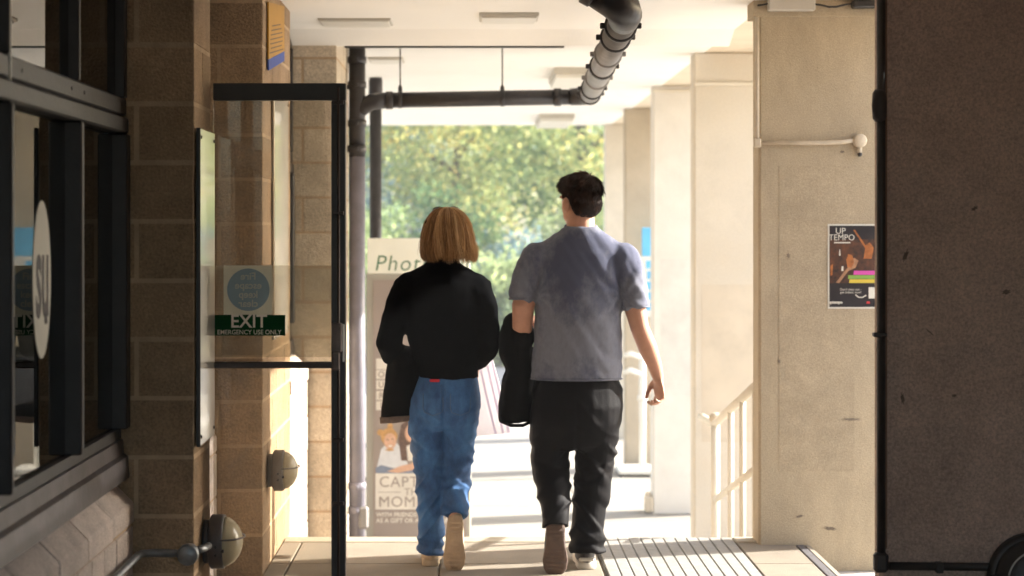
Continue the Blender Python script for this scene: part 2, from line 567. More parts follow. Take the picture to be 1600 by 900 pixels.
# channel drain across the lower floor
dr = thing('channel_drain', (0.2, 13.9, ZF), 'slotted metal channel drain crossing the pale floor below the landing', 'drain')
MB().box(-1.86, 2.63, 12.99, 13.78, ZF - 0.06, ZF - 0.002).build('bed', 'pave_in', dr)
MB().box(-1.86, 2.63, 14.04, 14.6, ZF - 0.06, ZF - 0.004).build('bed', 'pave_in', dr)
MB().box(-1.3, 1.6, 13.785, 14.035, ZF - 0.06, ZF - 0.03).build('trough', 'rib_base', dr)
for i in range(46):
    x = -1.25 + i * 0.06
    piece('bar', dr, 'aluminium', x, x + 0.028, 13.787, 14.033, ZF - 0.028, ZF - 0.003, 0.002)

# landing with slabs, ribbed tread mat and steps down
land = struct('landing', MB().box(-1.16, 1.655, -12, 9.64, -0.739, -0.016), 'joint')
for i in range(13):
    y0 = 1.7 + i * 0.6
    piece('paving_slab', land, 'slab', XL, -0.853, y0, y0 + 0.594, -0.06, 0.0, 0.004)
    for (x0, x1) in ((-0.846, -0.160), (-0.153, 0.585)):
        off = 0.0
        piece('paving_slab', land, 'slab', x0, x1, y0 + off, y0 + off + 0.594, -0.06, 0.0, 0.004)
    if y0 + 0.6 < 7.8:
        piece('paving_slab', land, 'slab', 0.592, 1.29, y0, y0 + 0.594, -0.06, 0.0, 0.004)
    piece('paving_slab', land, 'slab', 1.30, 1.578, y0, y0 + 0.594, -0.06, 0.0, 0.004)
piece('nosing', land, 'nosing', XL, 0.585, 9.507, 9.66, -0.05, 0.003, 0.006)
piece('nosing', land, 'nosing', 1.30, 1.43, 9.507, 9.66, -0.05, 0.003, 0.006)
piece('edge_stripe', land, 'dark_stripe', 1.582, 1.622, 1.7, 9.425, -0.05, 0.001, 0.003)
MB().prism([(1.626, -0.05), (1.626, 0.0), (1.65, -0.004), (1.668, -0.02), (1.672, -0.05)], 'y', 1.7, 9.425).build('rounded_edge', 'slab', land)
mat_o = thing('tread_mat', (0.94, 8.85, 0), 'ribbed grey anti-slip tread plate at the top of the steps', 'tread plate')
MB().box(0.60, 1.292, 7.8, 9.655, -0.03, -0.006).build('plate', 'rib_base', mat_o)
for i in range(12):
    x = 0.607 + i * 0.0575
    piece('rib', mat_o, 'rib', x, x + 0.0528, 7.81, 9.65, -0.006, 0.001, 0.003)
steps = struct('steps', MB().box(-1.0, 1.42, 9.64, 9.96, -0.739, -0.167).box(-1.0, 1.42, 9.96, 10.26, -0.739, -0.334).box(-1.0, 1.42, 10.26, 10.56, -0.739, -0.501), 'slab')

# ceiling, outer soffit, shallow cross beam
struct('ceiling', MB().box(-6.5, 1.467, -2, 20.62, ZC, ZC + 0.35), 'ceiling')
struct('soffit', MB().box(1.471, 2.45, -2, 20.62, ZC + 0.004, ZC + 0.35), 'soffit')
cb = struct('ceiling_beam', MB().prism([(10.75, ZC + 0.01), (11.0, 2.603), (11.06, 2.603), (11.07, ZC + 0.01)], 'x', -1.3, 1.466), 'ceiling')
MB().box(-0.74, 0.52, 11.02, 11.058, 2.594, 2.602).build('painted_shadow_strip', 'black_metal', cb)  # thin black strip stands in for the shadow below the beam's edge

# walls round the dark inner end of the passage
struct('sun_block_wall', MB().box(2.45, 2.65, -3, 7.95, -0.2, ZC), 'concrete_dark')  # unseen wall added, ended where it keeps sun off the near pillar
struct('wall_left', MB().box(-1.45, -1.25, -3, 2.58, 0, ZC), 'block')
room = struct('room_floor', MB().box(-6.4, -1.26, 2.6, 12.0, -0.2, -0.02), 'interior')
struct('room_wall', MB().box(-6.5, -6.4, 2.4, 12.05, -0.7, ZC).box(-6.4, -1.45, 2.4, 2.55, -0.7, ZC), 'interior')
struct('building_wall', MB().box(-6.4, -1.19, 11.95, 12.05, -0.73, ZC), 'block')

# ------------------------------------------------------------------ block pillars
def pillar(x0, x1, y0, y1, z0, label, z1=ZC, m='block'):
    """x1 = face towards the passage, y0 = face towards the camera"""
    t = thing('block_pillar', ((x0 + x1) / 2, (y0 + y1) / 2, z0), label, 'pillar', 'tan block pillars along the left wall')
    g = 0.0045
    MB().box(x0 + 0.006, x1 - 0.006, y0 + 0.006, y1 - 0.006, z0 - 0.05, z1 + 0.002).build('mortar', 'mortar', t)
    z, row = z0, 0
    while z < z1 - 0.01:
        zt = min(z + 0.2, z1 + 0.05)
        def blk(a, b, c, d):
            if b - a > 0.03 and d - c > 0.03:
                piece('block', t, m, a + g, b - g, c + g, d - g, z + g, zt - g, 0.005, 0.0012)
        if row % 2 == 0:
            blk(max(x0, x1 - 0.4), x1, y0, y0 + 0.2)
            y = y0 + 0.2
        else:
            blk(x1 - 0.2, x1, y0, min(y0 + 0.4, y1))
            blk(max(x0, x1 - 0.4), x1 - 0.2, y0, y0 + 0.2)
            y = y0 + 0.4
        while y < y1 - 0.03:
            ye = y + 0.4 if y + 0.4 <= y1 - 0.05 else y1
            blk(x1 - 0.2, x1, y, min(ye, y1))
            y = ye
        z += 0.2
        row += 1
    return t

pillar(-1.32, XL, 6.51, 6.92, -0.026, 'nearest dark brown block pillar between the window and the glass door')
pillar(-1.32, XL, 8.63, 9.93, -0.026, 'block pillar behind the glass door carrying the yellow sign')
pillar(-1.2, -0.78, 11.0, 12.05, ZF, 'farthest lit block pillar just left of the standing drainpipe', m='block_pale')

# ------------------------------------------------------------------ low walls with splayed coping
def low_wall(xf, y0, y1, ztop, z0, label, n_cop):
    t = thing('low_wall', (xf - 0.1, (y0 + y1) / 2, z0), label, 'low wall', 'low walls with splayed coping')
    MB().box(xf - 0.2, xf - 0.008, y0, y1, z0 - 0.05, ztop - 0.05).build('mortar', 'mortar', t)
    L = (y1 - y0) / n_cop
    prof = [(xf - 0.2, ztop + 0.078), (xf - 0.084, ztop + 0.078), (xf - 0.074, ztop + 0.074), (xf - 0.004, ztop + 0.003), (xf, ztop - 0.006),
            (xf, ztop - 0.064), (xf - 0.006, ztop - 0.07), (xf - 0.2, ztop - 0.07)]
    me = MB().prism(prof, 'y', -L / 2 + 0.004, L / 2 - 0.004).mesh('coping_brick')
    cx = xf - 0.1
    for v in me.vertices:
        v.co.x -= cx
        v.co.z -= ztop
    me.materials.append(M['coping'])
    for i in range(n_cop):
        o = bpy.data.objects.new('coping_brick', me)
        C.objects.link(o)
        o.parent = t
        o.location = Vector((cx + random.uniform(-.003, .003), y0 + (i + .5) * L, ztop + random.uniform(-.002, .002))) - WL[t.name]
    z = ztop - 0.074
    row = 0
    while z > z0 + 0.02:
        zb = max(z - 0.2, z0 - 0.02)
        y = y0 - (0.1 if row % 2 else 0)
        while y < y1 - 0.01:
            a, b = max(y, y0), min(y + 0.2, y1)
            if b - a > 0.03:
                piece('brick', t, 'coping', xf - 0.1, xf - 0.003, a + 0.004, b - 0.004, zb + 0.004, z - 0.004, 0.004, 0.001)
            y += 0.2
        z -= 0.2
        row += 1
    return t

low_wall(-1.15, 2.6, 6.505, 0.622, 0, 'low wall with sloping coping bricks under the near window', 10)
low_wall(-1.15, 6.925, 8.625, 0.622, 0, 'low wall with sloping coping behind the nearest pillar', 4)
low_wall(XL - 0.002, 9.935, 10.995, 0.76, ZF, 'sunlit low wall with sloping coping between the two farther pillars', 3)

# ------------------------------------------------------------------ windows
def window(xf, y0, y1, zs, mull, label, big=None, ztr=1.87):
    t = thing('window', (xf, (y0 + y1) / 2, zs - 0.14), label, 'window')
    x0, x1 = xf - 0.04, xf + 0.02
    sill = MB().prism([(xf - 0.05, zs), (xf + 0.012, zs - 0.003), (xf + 0.016, zs - 0.05), (xf + 0.03, zs - 0.06), (xf + 0.034, zs - 0.132), (xf - 0.05, zs - 0.132)],
                      'y', y0, y1).build('sill', 'window_sill', t)
    MB().box(xf - 0.02, xf + 0.006, y0, y1, zs + 0.001, zs + 0.035).build('bottom_rail', 'window_frame', t)
    tr = MB().cbox(x0, x1 + 0.012, y0, y1, ztr, ztr + 0.055, 0.006).build('transom', 'window_frame', t)
    MB().cbox(xf - 0.03, x1 + 0.004, y0, y1, ztr + 0.06, ztr + 0.12, 0.006).build('sash_rail', 'window_frame', t)
    MB().cbox(x0, x1, y0, y1, ZC - 0.09, ZC - 0.001, 0.005).build('head', 'window_frame', t)
    ys = sorted(mull)
    edges = [y0] + [e for m_ in ys for e in m_] + [y1]
    for (a, b) in ys:
        MB().cbox(x0, x1 + 0.018, a, b, zs + 0.036, ztr - 0.001, 0.005).build('mullion', 'window_frame', t)
        MB().cbox(x0, x1 + 0.008, a + 0.01, b - 0.005, ztr + 0.121, ZC - 0.091, 0.004).build('mullion', 'window_frame', t)
    for i in range(0, len(edges) - 1, 2):
        a, b = edges[i], edges[i + 1]
        if b - a < 0.05:
            continue
        MB().box(xf - 0.018, xf - 0.012, a, b, zs + 0.036, ztr - 0.001).build('pane', 'glass_window', t)
        MB().box(xf - 0.008, xf - 0.002, a, b, ztr + 0.121, ZC - 0.091).build('pane', 'glass_window', t)
    return t

wn = window(-1.2, 2.6, 6.505, 0.84, [(3.7, 3.78), (4.835, 4.862), (5.695, 5.735), (6.44, 6.504)], 'dark metal framed window with a round white logo, beside the nearest pillar')
MB().box(-1.2, -1.172, 4.8625, 4.868, 0.876, ZC - 0.1).build('edge_trim', 'aluminium', wn)
for yy in (5.0, 5.62, 5.8):
    MB().lathe((-1.1765, yy, 1.96), (1, 0, 0), [(0, 0.006), (0.003, 0.005)], 8).build('screw', 'black_metal', wn)
window(-1.2, 6.925, 8.625, 0.84, [(7.7, 7.78)], 'dark metal framed window hidden behind the nearest block pillar')
window(-1.06, 9.935, 10.995, 0.98, [(10.92, 10.993)], 'dark metal framed window above the sunlit low wall')

lg = thing('window_logo', (-1.212, 5.385, 1.19), 'tall white oval logo sticker reading SU on the window glass', 'sticker')
ov = [(5.385 + 0.112 * math.cos(a), 1.406 + 0.222 * math.sin(a)) for a in [2 * math.pi * k / 48 for k in range(48)]]
MB().prism(ov, 'x', -1.2115, -1.2105).build('oval', 'logo_white', lg)
text('letter', lg, 'logo_ink', 'su', 0.36, (-1.2095, 5.388, 1.415), 'right', sx=0.52, bold=0.006, depth=0.0004)
text('small_letters', lg, 'logo_ink', 'wa', 0.06, (-1.2095, 5.43, 1.30), 'right', sx=0.55, bold=0.002, depth=0.0004)

# ------------------------------------------------------------------ concrete piers on the right
PY = [6.67, 9.43, 12.2, 15.0, 17.75, 20.45]
PLAB = ['nearest dark concrete pier filling the right edge of the view', 'tan concrete pier carrying the band poster',
        'bright cream concrete pier behind the stair handrail', 'pale whitish concrete pier in the middle of the row',
        'narrow tan concrete pier behind the blue banner stand', 'farthest cream concrete pier beside the trees']
PM = ['concrete_dark', 'concrete_poster', 'concrete', 'concrete_pale', 'concrete_tan', 'concrete']
piers = []
for i, y in enumerate(PY):
    zb = -0.14 if i < 2 else -0.72
    x1 = 2.449 if i == 0 else 2.1
    t = thing('concrete_pier', (1.75, y + 0.1, zb), PLAB[i], 'pier', 'concrete piers along the right side')
    MB().cbox(1.412 if i == 0 else 1.4, x1, y, y + (0.1 if i == 0 else 0.2), zb, ZC + 0.003, 0.012).build('shaft', PM[i], t)
    piers.append(t)
MB().cbox(1.374, 2.1, 9.424, 9.64, 2.592, ZC + 0.002, 0.004).build('capital', 'concrete_poster', piers[1])
MB().box(1.50, 1.87, 9.4285, 9.431, 0.36, 1.86).build('paint_patch', 'patch', piers[1])
MB().cbox(1.405, 2.1, 12.186, 12.199, 2.462, 2.485, 0.003).build('cable_cover', 'cream_paint', piers[2])
MB().cbox(1.405, 2.1, 14.986, 14.999, 2.62, 2.643, 0.003).build('cable_cover', 'cream_paint', piers[3])
MB().box(1.45, 2.05, 12.1985, 12.2008, 0.2, 1.2).build('paint_patch', 'patch_cream', piers[2])
MB().box(1.46, 2.05, 14.9985, 15.0008, 0.25, 1.32).build('paint_patch', 'patch_grey', piers[3])
MB().cbox(1.34, 1.40, 14.99, 15.1, ZF + 0.01, ZF + 0.13, 0.008).lathe((1.37, 15.05, ZF + 0.125), (0, 0, 1), [(0, 0.03), (0.03, 0.022), (0.04, 0.006)], 12).build('base_bracket', 'conduit', piers[3])
def scuff(pier, y, pts, m):
    for (x_, z_, a_, b_, an) in pts:
        ol = []
        for k in range(14):
            th = 2 * math.pi * k / 14
            r_ = 1 + 0.35 * math.sin(k * 2.7 + x_ * 40)
            u_, v_ = a_ * r_ * math.cos(th), b_ * r_ * math.sin(th)
            ol.append((x_ + u_ * math.cos(an) - v_ * math.sin(an), z_ + u_ * math.sin(an) + v_ * math.cos(an)))
        MB().prism(ol, 'y', y - 0.0016, y - 0.0004).build('scuff_mark', m, pier)
scuff(piers[1], 9.4285, [(1.855, 0.616, 0.04, 0.006, 0), (1.545, 1.42, 0.008, 0.012, 0), (1.81, 1.93, 0.01, 0.006, 0), (1.60, 0.14, 0.02, 0.006, .2), (1.75, 0.08, 0.03, 0.008, -.1), (1.5, 0.9, 0.006, 0.01, 0)], 'scuff')
scuff(piers[0], 6.67, [(1.50, 1.456, 0.007, 0.02, -.4), (1.585, 1.19, 0.018, 0.0018, -.7), (1.85, 1.33, 0.014, 0.008, .2), (1.67, 0.97, 0.008, 0.005, 0), (1.49, 0.96, 0.006, 0.018, .1), (1.74, 1.62, 0.012, 0.006, .5)], 'scuff_dark')

# dark conduit and round lamp on the nearest pier
t = thing('conduit_run', (1.405, 6.64, 0.38), 'dark conduit running down the edge of the nearest pier', 'conduit')
MB().tube([(1.412, 6.652, 2.673), (1.412, 6.652, 0.42)], 0.0155, 12).build('vertical_tube', 'conduit_dark', t, True)
MB().tube([(1.44, 6.652, 0.381), (2.449, 6.652, 0.372)], 0.0145, 12).build('horizontal_tube', 'conduit_dark', t, True)
MB().lathe((1.406, 6.652, 1.92), (0, 0, 1), [(0, 0.016), (0.012, 0.024), (0.055, 0.027), (0.1, 0.024), (0.112, 0.016)], 14).build('coupling', 'conduit_dark', t, True)
MB().cbox(1.385, 1.435, 6.63, 6.669, 0.36, 0.43, 0.01).build('elbow_box', 'conduit_dark', t)
MB().cbox(1.384, 1.43, 6.636, 6.669, 1.175, 1.19, 0.003).build('clip', 'conduit_dark', t)
MB().cbox(1.424, 1.434, 6.655, 6.6695, 0.44, 2.67, 0.002).build('rust_edge', 'rust', t)
MB().cbox(1.60, 1.625, 6.634, 6.669, 0.358, 0.395, 0.003).build('clip', 'conduit_dark', t)

# ------------------------------------------------------------------ bulkhead lamps
def bulkhead(org, axis, label, body, r=0.095, k=1.0, glass='lamp_glass', grp='round bulkhead lamps'):
    a = Vector(axis)
    t = thing('bulkhead_lamp', org, label, 'lamp', grp)
    o = Vector(org)
    MB().lathe(o, a, [(0.001, r * .8), (0.022, r * .8), (0.024, r * .72)], 28).build('back_plate', body, t, True)
    hs = MB().lathe(o, a, [(0.02, r * .9), (0.026, r), (0.062, r), (0.07, r * .985), (0.072, r * .93)], 32).build('housing', body, t, True)
    MB().lathe(o, a, [(0.066, r * .92), (0.085, r * .88), (0.105, r * .74), (0.12, r * .54), (0.13, r * .3), (0.134, r * .06)], 28).build('globe', glass, t, True)
    up = Vector((0, 0, 1))
    side = a.cross(up)
    g = MB()
    arc = [(0.066, .97), (0.09, .93), (0.112, .78), (0.128, .55), (0.138, .28), (0.1405, 0)]
    pts = [o + a * d + side * (r * q) + up * 0.018 for d, q in arc] + [o + a * d - side * (r * q) + up * 0.018 for d, q in arc[-2::-1]]
    g.tube(pts, 0.0032, 8)
    g.build('guard_wire', body, t, True)
    for s_ in (-1, 1):
        MB().lathe(o + a * 0.068 + side * (r * .9 * s_) - up * (0.02), a, [(0, 0.007), (0.01, 0.006)], 8).build('screw', 'black_metal', t)
    for q in (-.35, -.05):
        MB().lathe(o + a * 0.05 + up * (r * q) - Vector((0, r * 0.93, 0)), (0, -1, 0), [(0, 0.006), (0.008, 0.005)], 8).build('screw', 'black_metal', t)
    return t

b1 = bulkhead((XL, 6.74, 0.452), (1, 0, 0), 'round bulkhead lamp low on the side of the nearest block pillar', 'lamp_body')
b2 = bulkhead((XL, 8.86, 0.437), (1, 0, 0), 'sunlit round bulkhead lamp low on the pillar behind the glass door', 'lamp_body_grey')
b3 = bulkhead((1.93, 6.67, 0.345), (0, -1, 0), 'dark round wall lamp at the bottom right corner of the nearest pier', 'conduit_dark', 0.155, glass='conduit_dark')
MB().tube([(1.93 + 0.105 * math.cos(a), 6.553, 0.345 + 0.105 * math.sin(a)) for a in [math.radians(v) for v in range(80, 236, 6)]], 0.0035, 8).build('bright_wire', 'aluminium', b3, True)
t = thing('conduit_run', (-1.0, 6.48, 0.45), 'grey conduit with round junction box at the foot of the nearest block pillar', 'conduit')
MB().lathe((-0.962, 6.505, 0.452), (0, -1, 0), [(0, 0.033), (0.03, 0.036), (0.05, 0.036), (0.056, 0.031), (0.058, 0.005)], 24).build('junction_box', 'galv', t, True)
MB().tube([(-0.98, 6.49, 0.452), (-1.09, 6.49, 0.454), (-1.115, 6.475, 0.454), (-1.125, 6.44, 0.454), (-1.126, 4.0, 0.452)], 0.0135, 12).build('tube', 'galv', t, True)
MB().tube([(-0.945, 6.49, 0.46), (-0.92, 6.54, 0.46), (-0.915, 6.63, 0.455)], 0.013, 10).build('link_tube', 'galv', t, True)

# ------------------------------------------------------------------ notice panels and signs on the pillars
def panel(y0, y1, z0, z1, label, strip=True):
    t = thing('notice_panel', (XL + 0.01, (y0 + y1) / 2, z0), label, 'notice board', 'white notice panels on the block pillars')
    MB().cbox(XL + 0.0015, XL + 0.012, y0, y1, z0, z1, 0.002).build('sheet', 'notice', t)
    if strip:
        MB().box(XL + 0.0015, XL + 0.015, y0 - 0.008, y0 - 0.0005, z0, z1).build('edge_strip', 'black_metal', t)
    for yy in (y0 + 0.03, y1 - 0.03):
        for zz in (z0 + 0.03, z1 - 0.03):
            MB().lathe((XL + 0.0122, yy, zz), (1, 0, 0), [(0, 0.007), (0.004, 0.005)], 8).build('screw', 'black_metal', t)
    return t

panel(6.535, 6.915, 0.808, 1.893, 'tall white glossy panel on the side of the nearest block pillar')
panel(9.0, 9.66, 1.03, 2.20, 'tall white notice board under the yellow sign', False)
t = thing('yellow_sign', (XL, 9.14, 2.26), 'yellow sign with a blue foot strip high on the second block pillar', 'sign')
y0, y1, z0, z1 = 8.775, 9.5, 2.282, 2.60
MB().prism([(y0, 2.326), (y1, 2.432), (y1, 2.652), (y0, 2.588)], 'x', XL + 0.0015, XL + 0.008).build('sheet', 'yellow', t)
MB().prism([(y0, 2.275), (y1, 2.383), (y1, 2.431), (y0, 2.325)], 'x', XL + 0.0015, XL + 0.008).build('foot_strip', 'blue', t)
for k in range(7):
    zz = 2.362 + k * 0.0205
    ins = [0.06, 0.14, 0.1, 0.1, 0.12, 0.16, 0.2][k]
    ya_, yb_ = y0 + ins * .7, y1 - ins
    sl_ = lambda yy: zz - 0.012 + (yy - y0) * 0.125
    MB().prism([(ya_, sl_(ya_)), (yb_, sl_(yb_)), (yb_, sl_(yb_) + 0.006), (ya_, sl_(ya_) + 0.006)], 'x', XL + 0.0085, XL + 0.0095).build('text_line', 'yellow_ink', t)

# ------------------------------------------------------------------ glass door with panic bar
t = thing('glass_door', (-0.7, 6.97, 0), 'black framed glass emergency door standing in front of the second pillar', 'door')
dy0, dy1, dx0, dx1, dz1 = 6.945, 6.99, -0.943, -0.462, 2.077
MB().cbox(dx0, dx1, dy0, dy1, dz1 - 0.062, dz1, 0.003).build('top_rail', 'black_metal', t)
MB().cbox(dx0, dx1 - 0.054, dy0, dy1, 0.006, 0.12, 0.003).build('bottom_rail', 'black_metal', t)
MB().cbox(dx1 - 0.053, dx1 - 0.0012, dy0, dy1, 0.006, dz1 - 0.063, 0.003).build('stile', 'black_metal', t)
MB().box(dx0, dx1 - 0.0535, 6.964, 6.970, 0.12, dz1 - 0.062).build('pane', 'glass_door', t)
MB().box(dx0, dx1 - 0.0535, 6.962, 6.9635, 1.085, 1.417).build('frosted_strip', 'glass_strip', t)
MB().tube([(dx1 - 0.026, 6.93, 0.04), (dx1 - 0.026, 6.93, 2.06)], 0.0055, 10).build('vertical_rod', 'bronze', t, True)
lt = MB().cbox(dx1 - 0.05, dx1 - 0.012, 6.905, 6.944, 1.105, 1.21, 0.004).build('latch_box', 'pewter', t)
MB().cbox(dx1 - 0.046, dx1 - 0.018, 6.885, 6.9045, 1.04, 1.105, 0.005).build('push_arm', 'pewter', lt)
MB().box(dx1 - 0.0105, dx1 - 0.005, 6.93, 6.9445, 1.07, 1.205).build('strike_plate', 'aluminium', lt)
MB().cbox(dx0 + 0.002, dx1 - 0.045, 6.90, 6.93, 1.048, 1.071, 0.004).build('push_bar', 'bronze', t)
for zz in (0.55, 1.60, 2.0, 0.78):
    MB().cbox(dx1 - 0.045, dx1 - 0.007, 6.925, 6.9445, zz, zz + 0.014, 0.002).build('rod_guide', 'bronze', t)
# stickers on the glass
ex = thing('exit_sign', (-0.815, 6.96, 1.16), 'green EXIT EMERGENCY USE ONLY sign on the door glass', 'sign')
MB().box(-0.943, -0.683, 6.9585, 6.961, 1.163, 1.2375).build('plate', 'green_sign', ex)
text('lettering', ex, 'sign_letters', 'EXIT', 0.066, (-0.815, 6.9575, 1.2125), depth=0.0005, bold=0.0011, sx=0.98)
text('small_lettering', ex, 'sign_letters', 'EMERGENCY USE ONLY', 0.0235, (-0.813, 6.9575, 1.1745), depth=0.0005, sx=0.93, bold=0.0001)
st = thing('door_sticker', (-0.815, 6.96, 1.24), 'faded square sticker with a blue disc above the EXIT sign', 'sticker')
MB().box(-0.906, -0.729, 6.959, 6.9615, 1.2385, 1.417).build('square', 'sticker', st)
MB().lathe((-0.8165, 6.9588, 1.329), (0, -1, 0), [(0, 0.077), (0.0006, 0.077)], 40).build('disc', 'sticker_blue', st)
for k, s_ in enumerate(('Fire', 'escape', 'keep', 'clear')):
    text('lettering', st, 'sticker_text', s_, 0.036, (-0.8165, 6.9575, 1.377 - k * 0.033), mirror=True, depth=0.0003, bold=0.0006)

# ------------------------------------------------------------------ fittings on the pier with the poster
t = thing('conduit_run', (1.39, 9.41, 1.97), 'cream painted conduit with a round box on the poster pier', 'conduit')
MB().tube([(1.389, 9.408, 2.59), (1.389, 9.408, 1.99)], 0.011, 10).build('vertical_tube', 'conduit', t, True)
MB().cbox(1.372, 1.408, 9.395, 9.43, 1.95, 1.995, 0.006).build('elbow_box', 'conduit', t)
MB().tube([(1.40, 9.41, 1.974), (1.65, 9.41, 1.972), (1.80, 9.41, 1.976), (1.87, 9.412, 1.986)], 0.0105, 10).build('horizontal_tube', 'conduit', t, True)
MB().lathe((1.893, 9.43, 1.983), (0, -1, 0), [(0, 0.032), (0.03, 0.034), (0.036, 0.028), (0.038, 0.004)], 20).build('round_box', 'conduit', t, True)
MB().tube([(1.893, 9.412, 1.955), (1.893, 9.412, 1.925)], 0.011, 10).build('outlet', 'conduit', t, True)
MB().ell((1.893, 9.41, 1.917), (0.012, 0.012, 0.012)).build('plug', 'black_metal', t, True)
t = thing('cable_box', (1.55, 9.40, 2.62), 'pale grey electrical box with black cable at the top of the poster pier', 'electrical box')
MB().cbox(1.44, 1.667, 9.36, 9.4235, 2.618, 2.671, 0.004).build('case', 'box_grey', t)
MB().tube([(1.666, 9.40, 2.652), (1.70, 9.40, 2.648), (1.74, 9.40, 2.638), (1.78, 9.40, 2.64), (1.82, 9.40, 2.65), (1.87, 9.40, 2.655)], 0.005, 8).build('cable', 'black_metal', t, True)
MB().tube([(1.39, 9.40, 2.646), (1.41, 9.40, 2.648), (1.441, 9.40, 2.654)], 0.0045, 8).build('cable', 'black_metal', t, True)
MB().cbox(1.85, 1.965, 9.36, 9.4235, 2.63, 2.671, 0.008).build('plug_block', 'black_metal', t)

# poster
ps = thing('band_poster', (1.888, 9.425, 1.16), 'dark concert poster with pink, green and yellow bands on the pier', 'poster')
px0, px1, pz0, pz1 = 1.739, 2.036, 1.160, 1.575
MB().box(px0, px1, 9.4255, 9.4275, pz0, pz1).build('sheet', 'poster_white', ps)
MB().box(px0 + 0.008, px1 - 0.008, 9.4248, 9.4254, pz0 + 0.008, pz1 - 0.008).build('print', 'poster_black', ps)
MB().box(px0 + 0.009, px1 - 0.009, 9.4241, 9.4247, 1.285, 1.50).build('crowd_photo', 'poster_scene', ps)
text('title', ps, 'poster_white', 'UP', 0.042, (px0 + 0.062, 9.4234, 1.54), bold=0.0)
text('title', ps, 'poster_white', 'TEMPO', 0.042, (px0 + 0.068, 9.4234, 1.508), bold=0.0, sx=0.95)
MB().box(px0 + 0.03, px0 + 0.11, 9.4232, 9.4238, 1.481, 1.487).build('title_rule', 'poster_white', ps)
def blob(name, m, pts, y=9.4233):
    MB().prism([(px0 + a, pz0 + b) for a, b in pts], 'y', y, y + 0.0006).build(name, m, ps)
blob('reaching_arm', 'poster_skin', [(0.04, 0.128), (0.055, 0.125), (0.10, 0.185), (0.135, 0.2), (0.15, 0.235), (0.128, 0.25), (0.112, 0.22), (0.075, 0.175)])
blob('head', 'poster_orange', [(0.095, 0.205), (0.115, 0.2), (0.128, 0.225), (0.12, 0.262), (0.1, 0.268), (0.09, 0.24)], 9.4226)
blob('guitar_neck', 'poster_orange', [(0.125, 0.385), (0.132, 0.388), (0.192, 0.30), (0.184, 0.295)])
blob('figure', 'poster_orange', [(0.175, 0.245), (0.215, 0.245), (0.225, 0.30), (0.205, 0.325), (0.185, 0.31)])
blob('figure', 'poster_orange', [(0.012, 0.16), (0.022, 0.165), (0.025, 0.22), (0.012, 0.21)])
blob('light_beam', 'poster_white', [(0.055, 0.26), (0.062, 0.26), (0.06, 0.29), (0.056, 0.29)])
blob('light_beam', 'poster_white', [(0.066, 0.185), (0.076, 0.185), (0.076, 0.208), (0.068, 0.208)])
blob('pink_band', 'poster_pink', [(0.125, 0.166), (0.288, 0.166), (0.288, 0.186), (0.128, 0.186)], 9.4226)
blob('green_band', 'poster_green', [(0.098, 0.146), (0.288, 0.146), (0.288, 0.164), (0.1, 0.164)], 9.4226)
blob('yellow_band', 'poster_yellow', [(0.104, 0.126), (0.288, 0.126), (0.288, 0.144), (0.106, 0.144)], 9.4226)
text('caption', ps, 'poster_white', "Don't miss out -", 0.016, (px0 + 0.112, 9.4232, pz0 + 0.094), bold=0.0)
text('caption', ps, 'poster_white', 'get tickets now!', 0.016, (px0 + 0.112, 9.4232, pz0 + 0.08), bold=0.0)
text('footer', ps, 'poster_white', 'uptempo', 0.019, (px0 + 0.037, 9.4232, pz0 + 0.031), bold=0.0009)
MB().tube([(px0 + 0.135, 9.4235, pz0 + 0.068), (px0 + 0.15, 9.4235, pz0 + 0.056), (px0 + 0.17, 9.4235, pz0 + 0.055), (px0 + 0.188, 9.4235, pz0 + 0.066)], 0.003, 6).build('arrow', 'poster_white', ps)
blob('code_panel', 'poster_white', [(0.2, 0.05), (0.25, 0.05), (0.25, 0.105), (0.2, 0.105)])
blob('red_mark', 'poster_red', [(0.19, 0.024), (0.206, 0.024), (0.206, 0.036), (0.19, 0.036)])

# ------------------------------------------------------------------ overhead drainpipe
t = thing('drainpipe', (-0.722, 11.9, ZF), 'dark drainpipe standing on the left and crossing under the ceiling', 'pipe')
X0, Yp, ZB = -0.722, 11.9, 2.352
MB().tube([(X0, Yp, ZF), (X0, Yp, 2.0)], 0.05, 20).build('lower_pipe', 'pipe_lilac', t, True)
MB().tube([(X0, Yp, 2.0), (X0, Yp, 2.673)], 0.051, 20).build('upper_pipe', 'pipe_black', t, True)
def collar(c, axis, r, m='pipe_black', L=0.05, lug=True):
    a = Vector(axis).normalized()
    c = Vector(c)
    mb = MB().lathe(c - a * L / 2, a, [(0, r * .98), (L * .12, r * 1.14), (L * .88, r * 1.14), (L, r * .98)], 22)
    if lug:
        u = Vector((0, 0, 1)) if abs(a.z) < .9 else Vector((1, 0, 0))
        u = (u - a * u.dot(a)).normalized()
        v = a.cross(u)
        for s_ in (-1, 1):
            q = c + v * (r * 1.2 * s_)
            mb.cbox(q.x - .013, q.x + .013, q.y - .012, q.y + .012, q.z - .012, q.z + .012, .003)
    return mb.build('collar', m, t, True)
for zz in (2.60, 2.445, 2.207, 2.048):
    collar((X0, Yp, zz), (0, 0, 1), 0.051)
for zz in (-0.04, -0.19):
    collar((X0, Yp, zz), (0, 0, 1), 0.05, 'pipe_lilac')
MB().cbox(X0 + 0.01, X0 + 0.075, Yp - 0.06, Yp - 0.02, -0.30, -0.16, 0.015).build('access_cap', 'pipe_grey', t)
MB().tube([(X0 - 0.13, Yp - 0.01, 2.43), (X0, Yp - 0.01, 2.43)], 0.014, 8).build('wall_bracket', 'pipe_black', t)
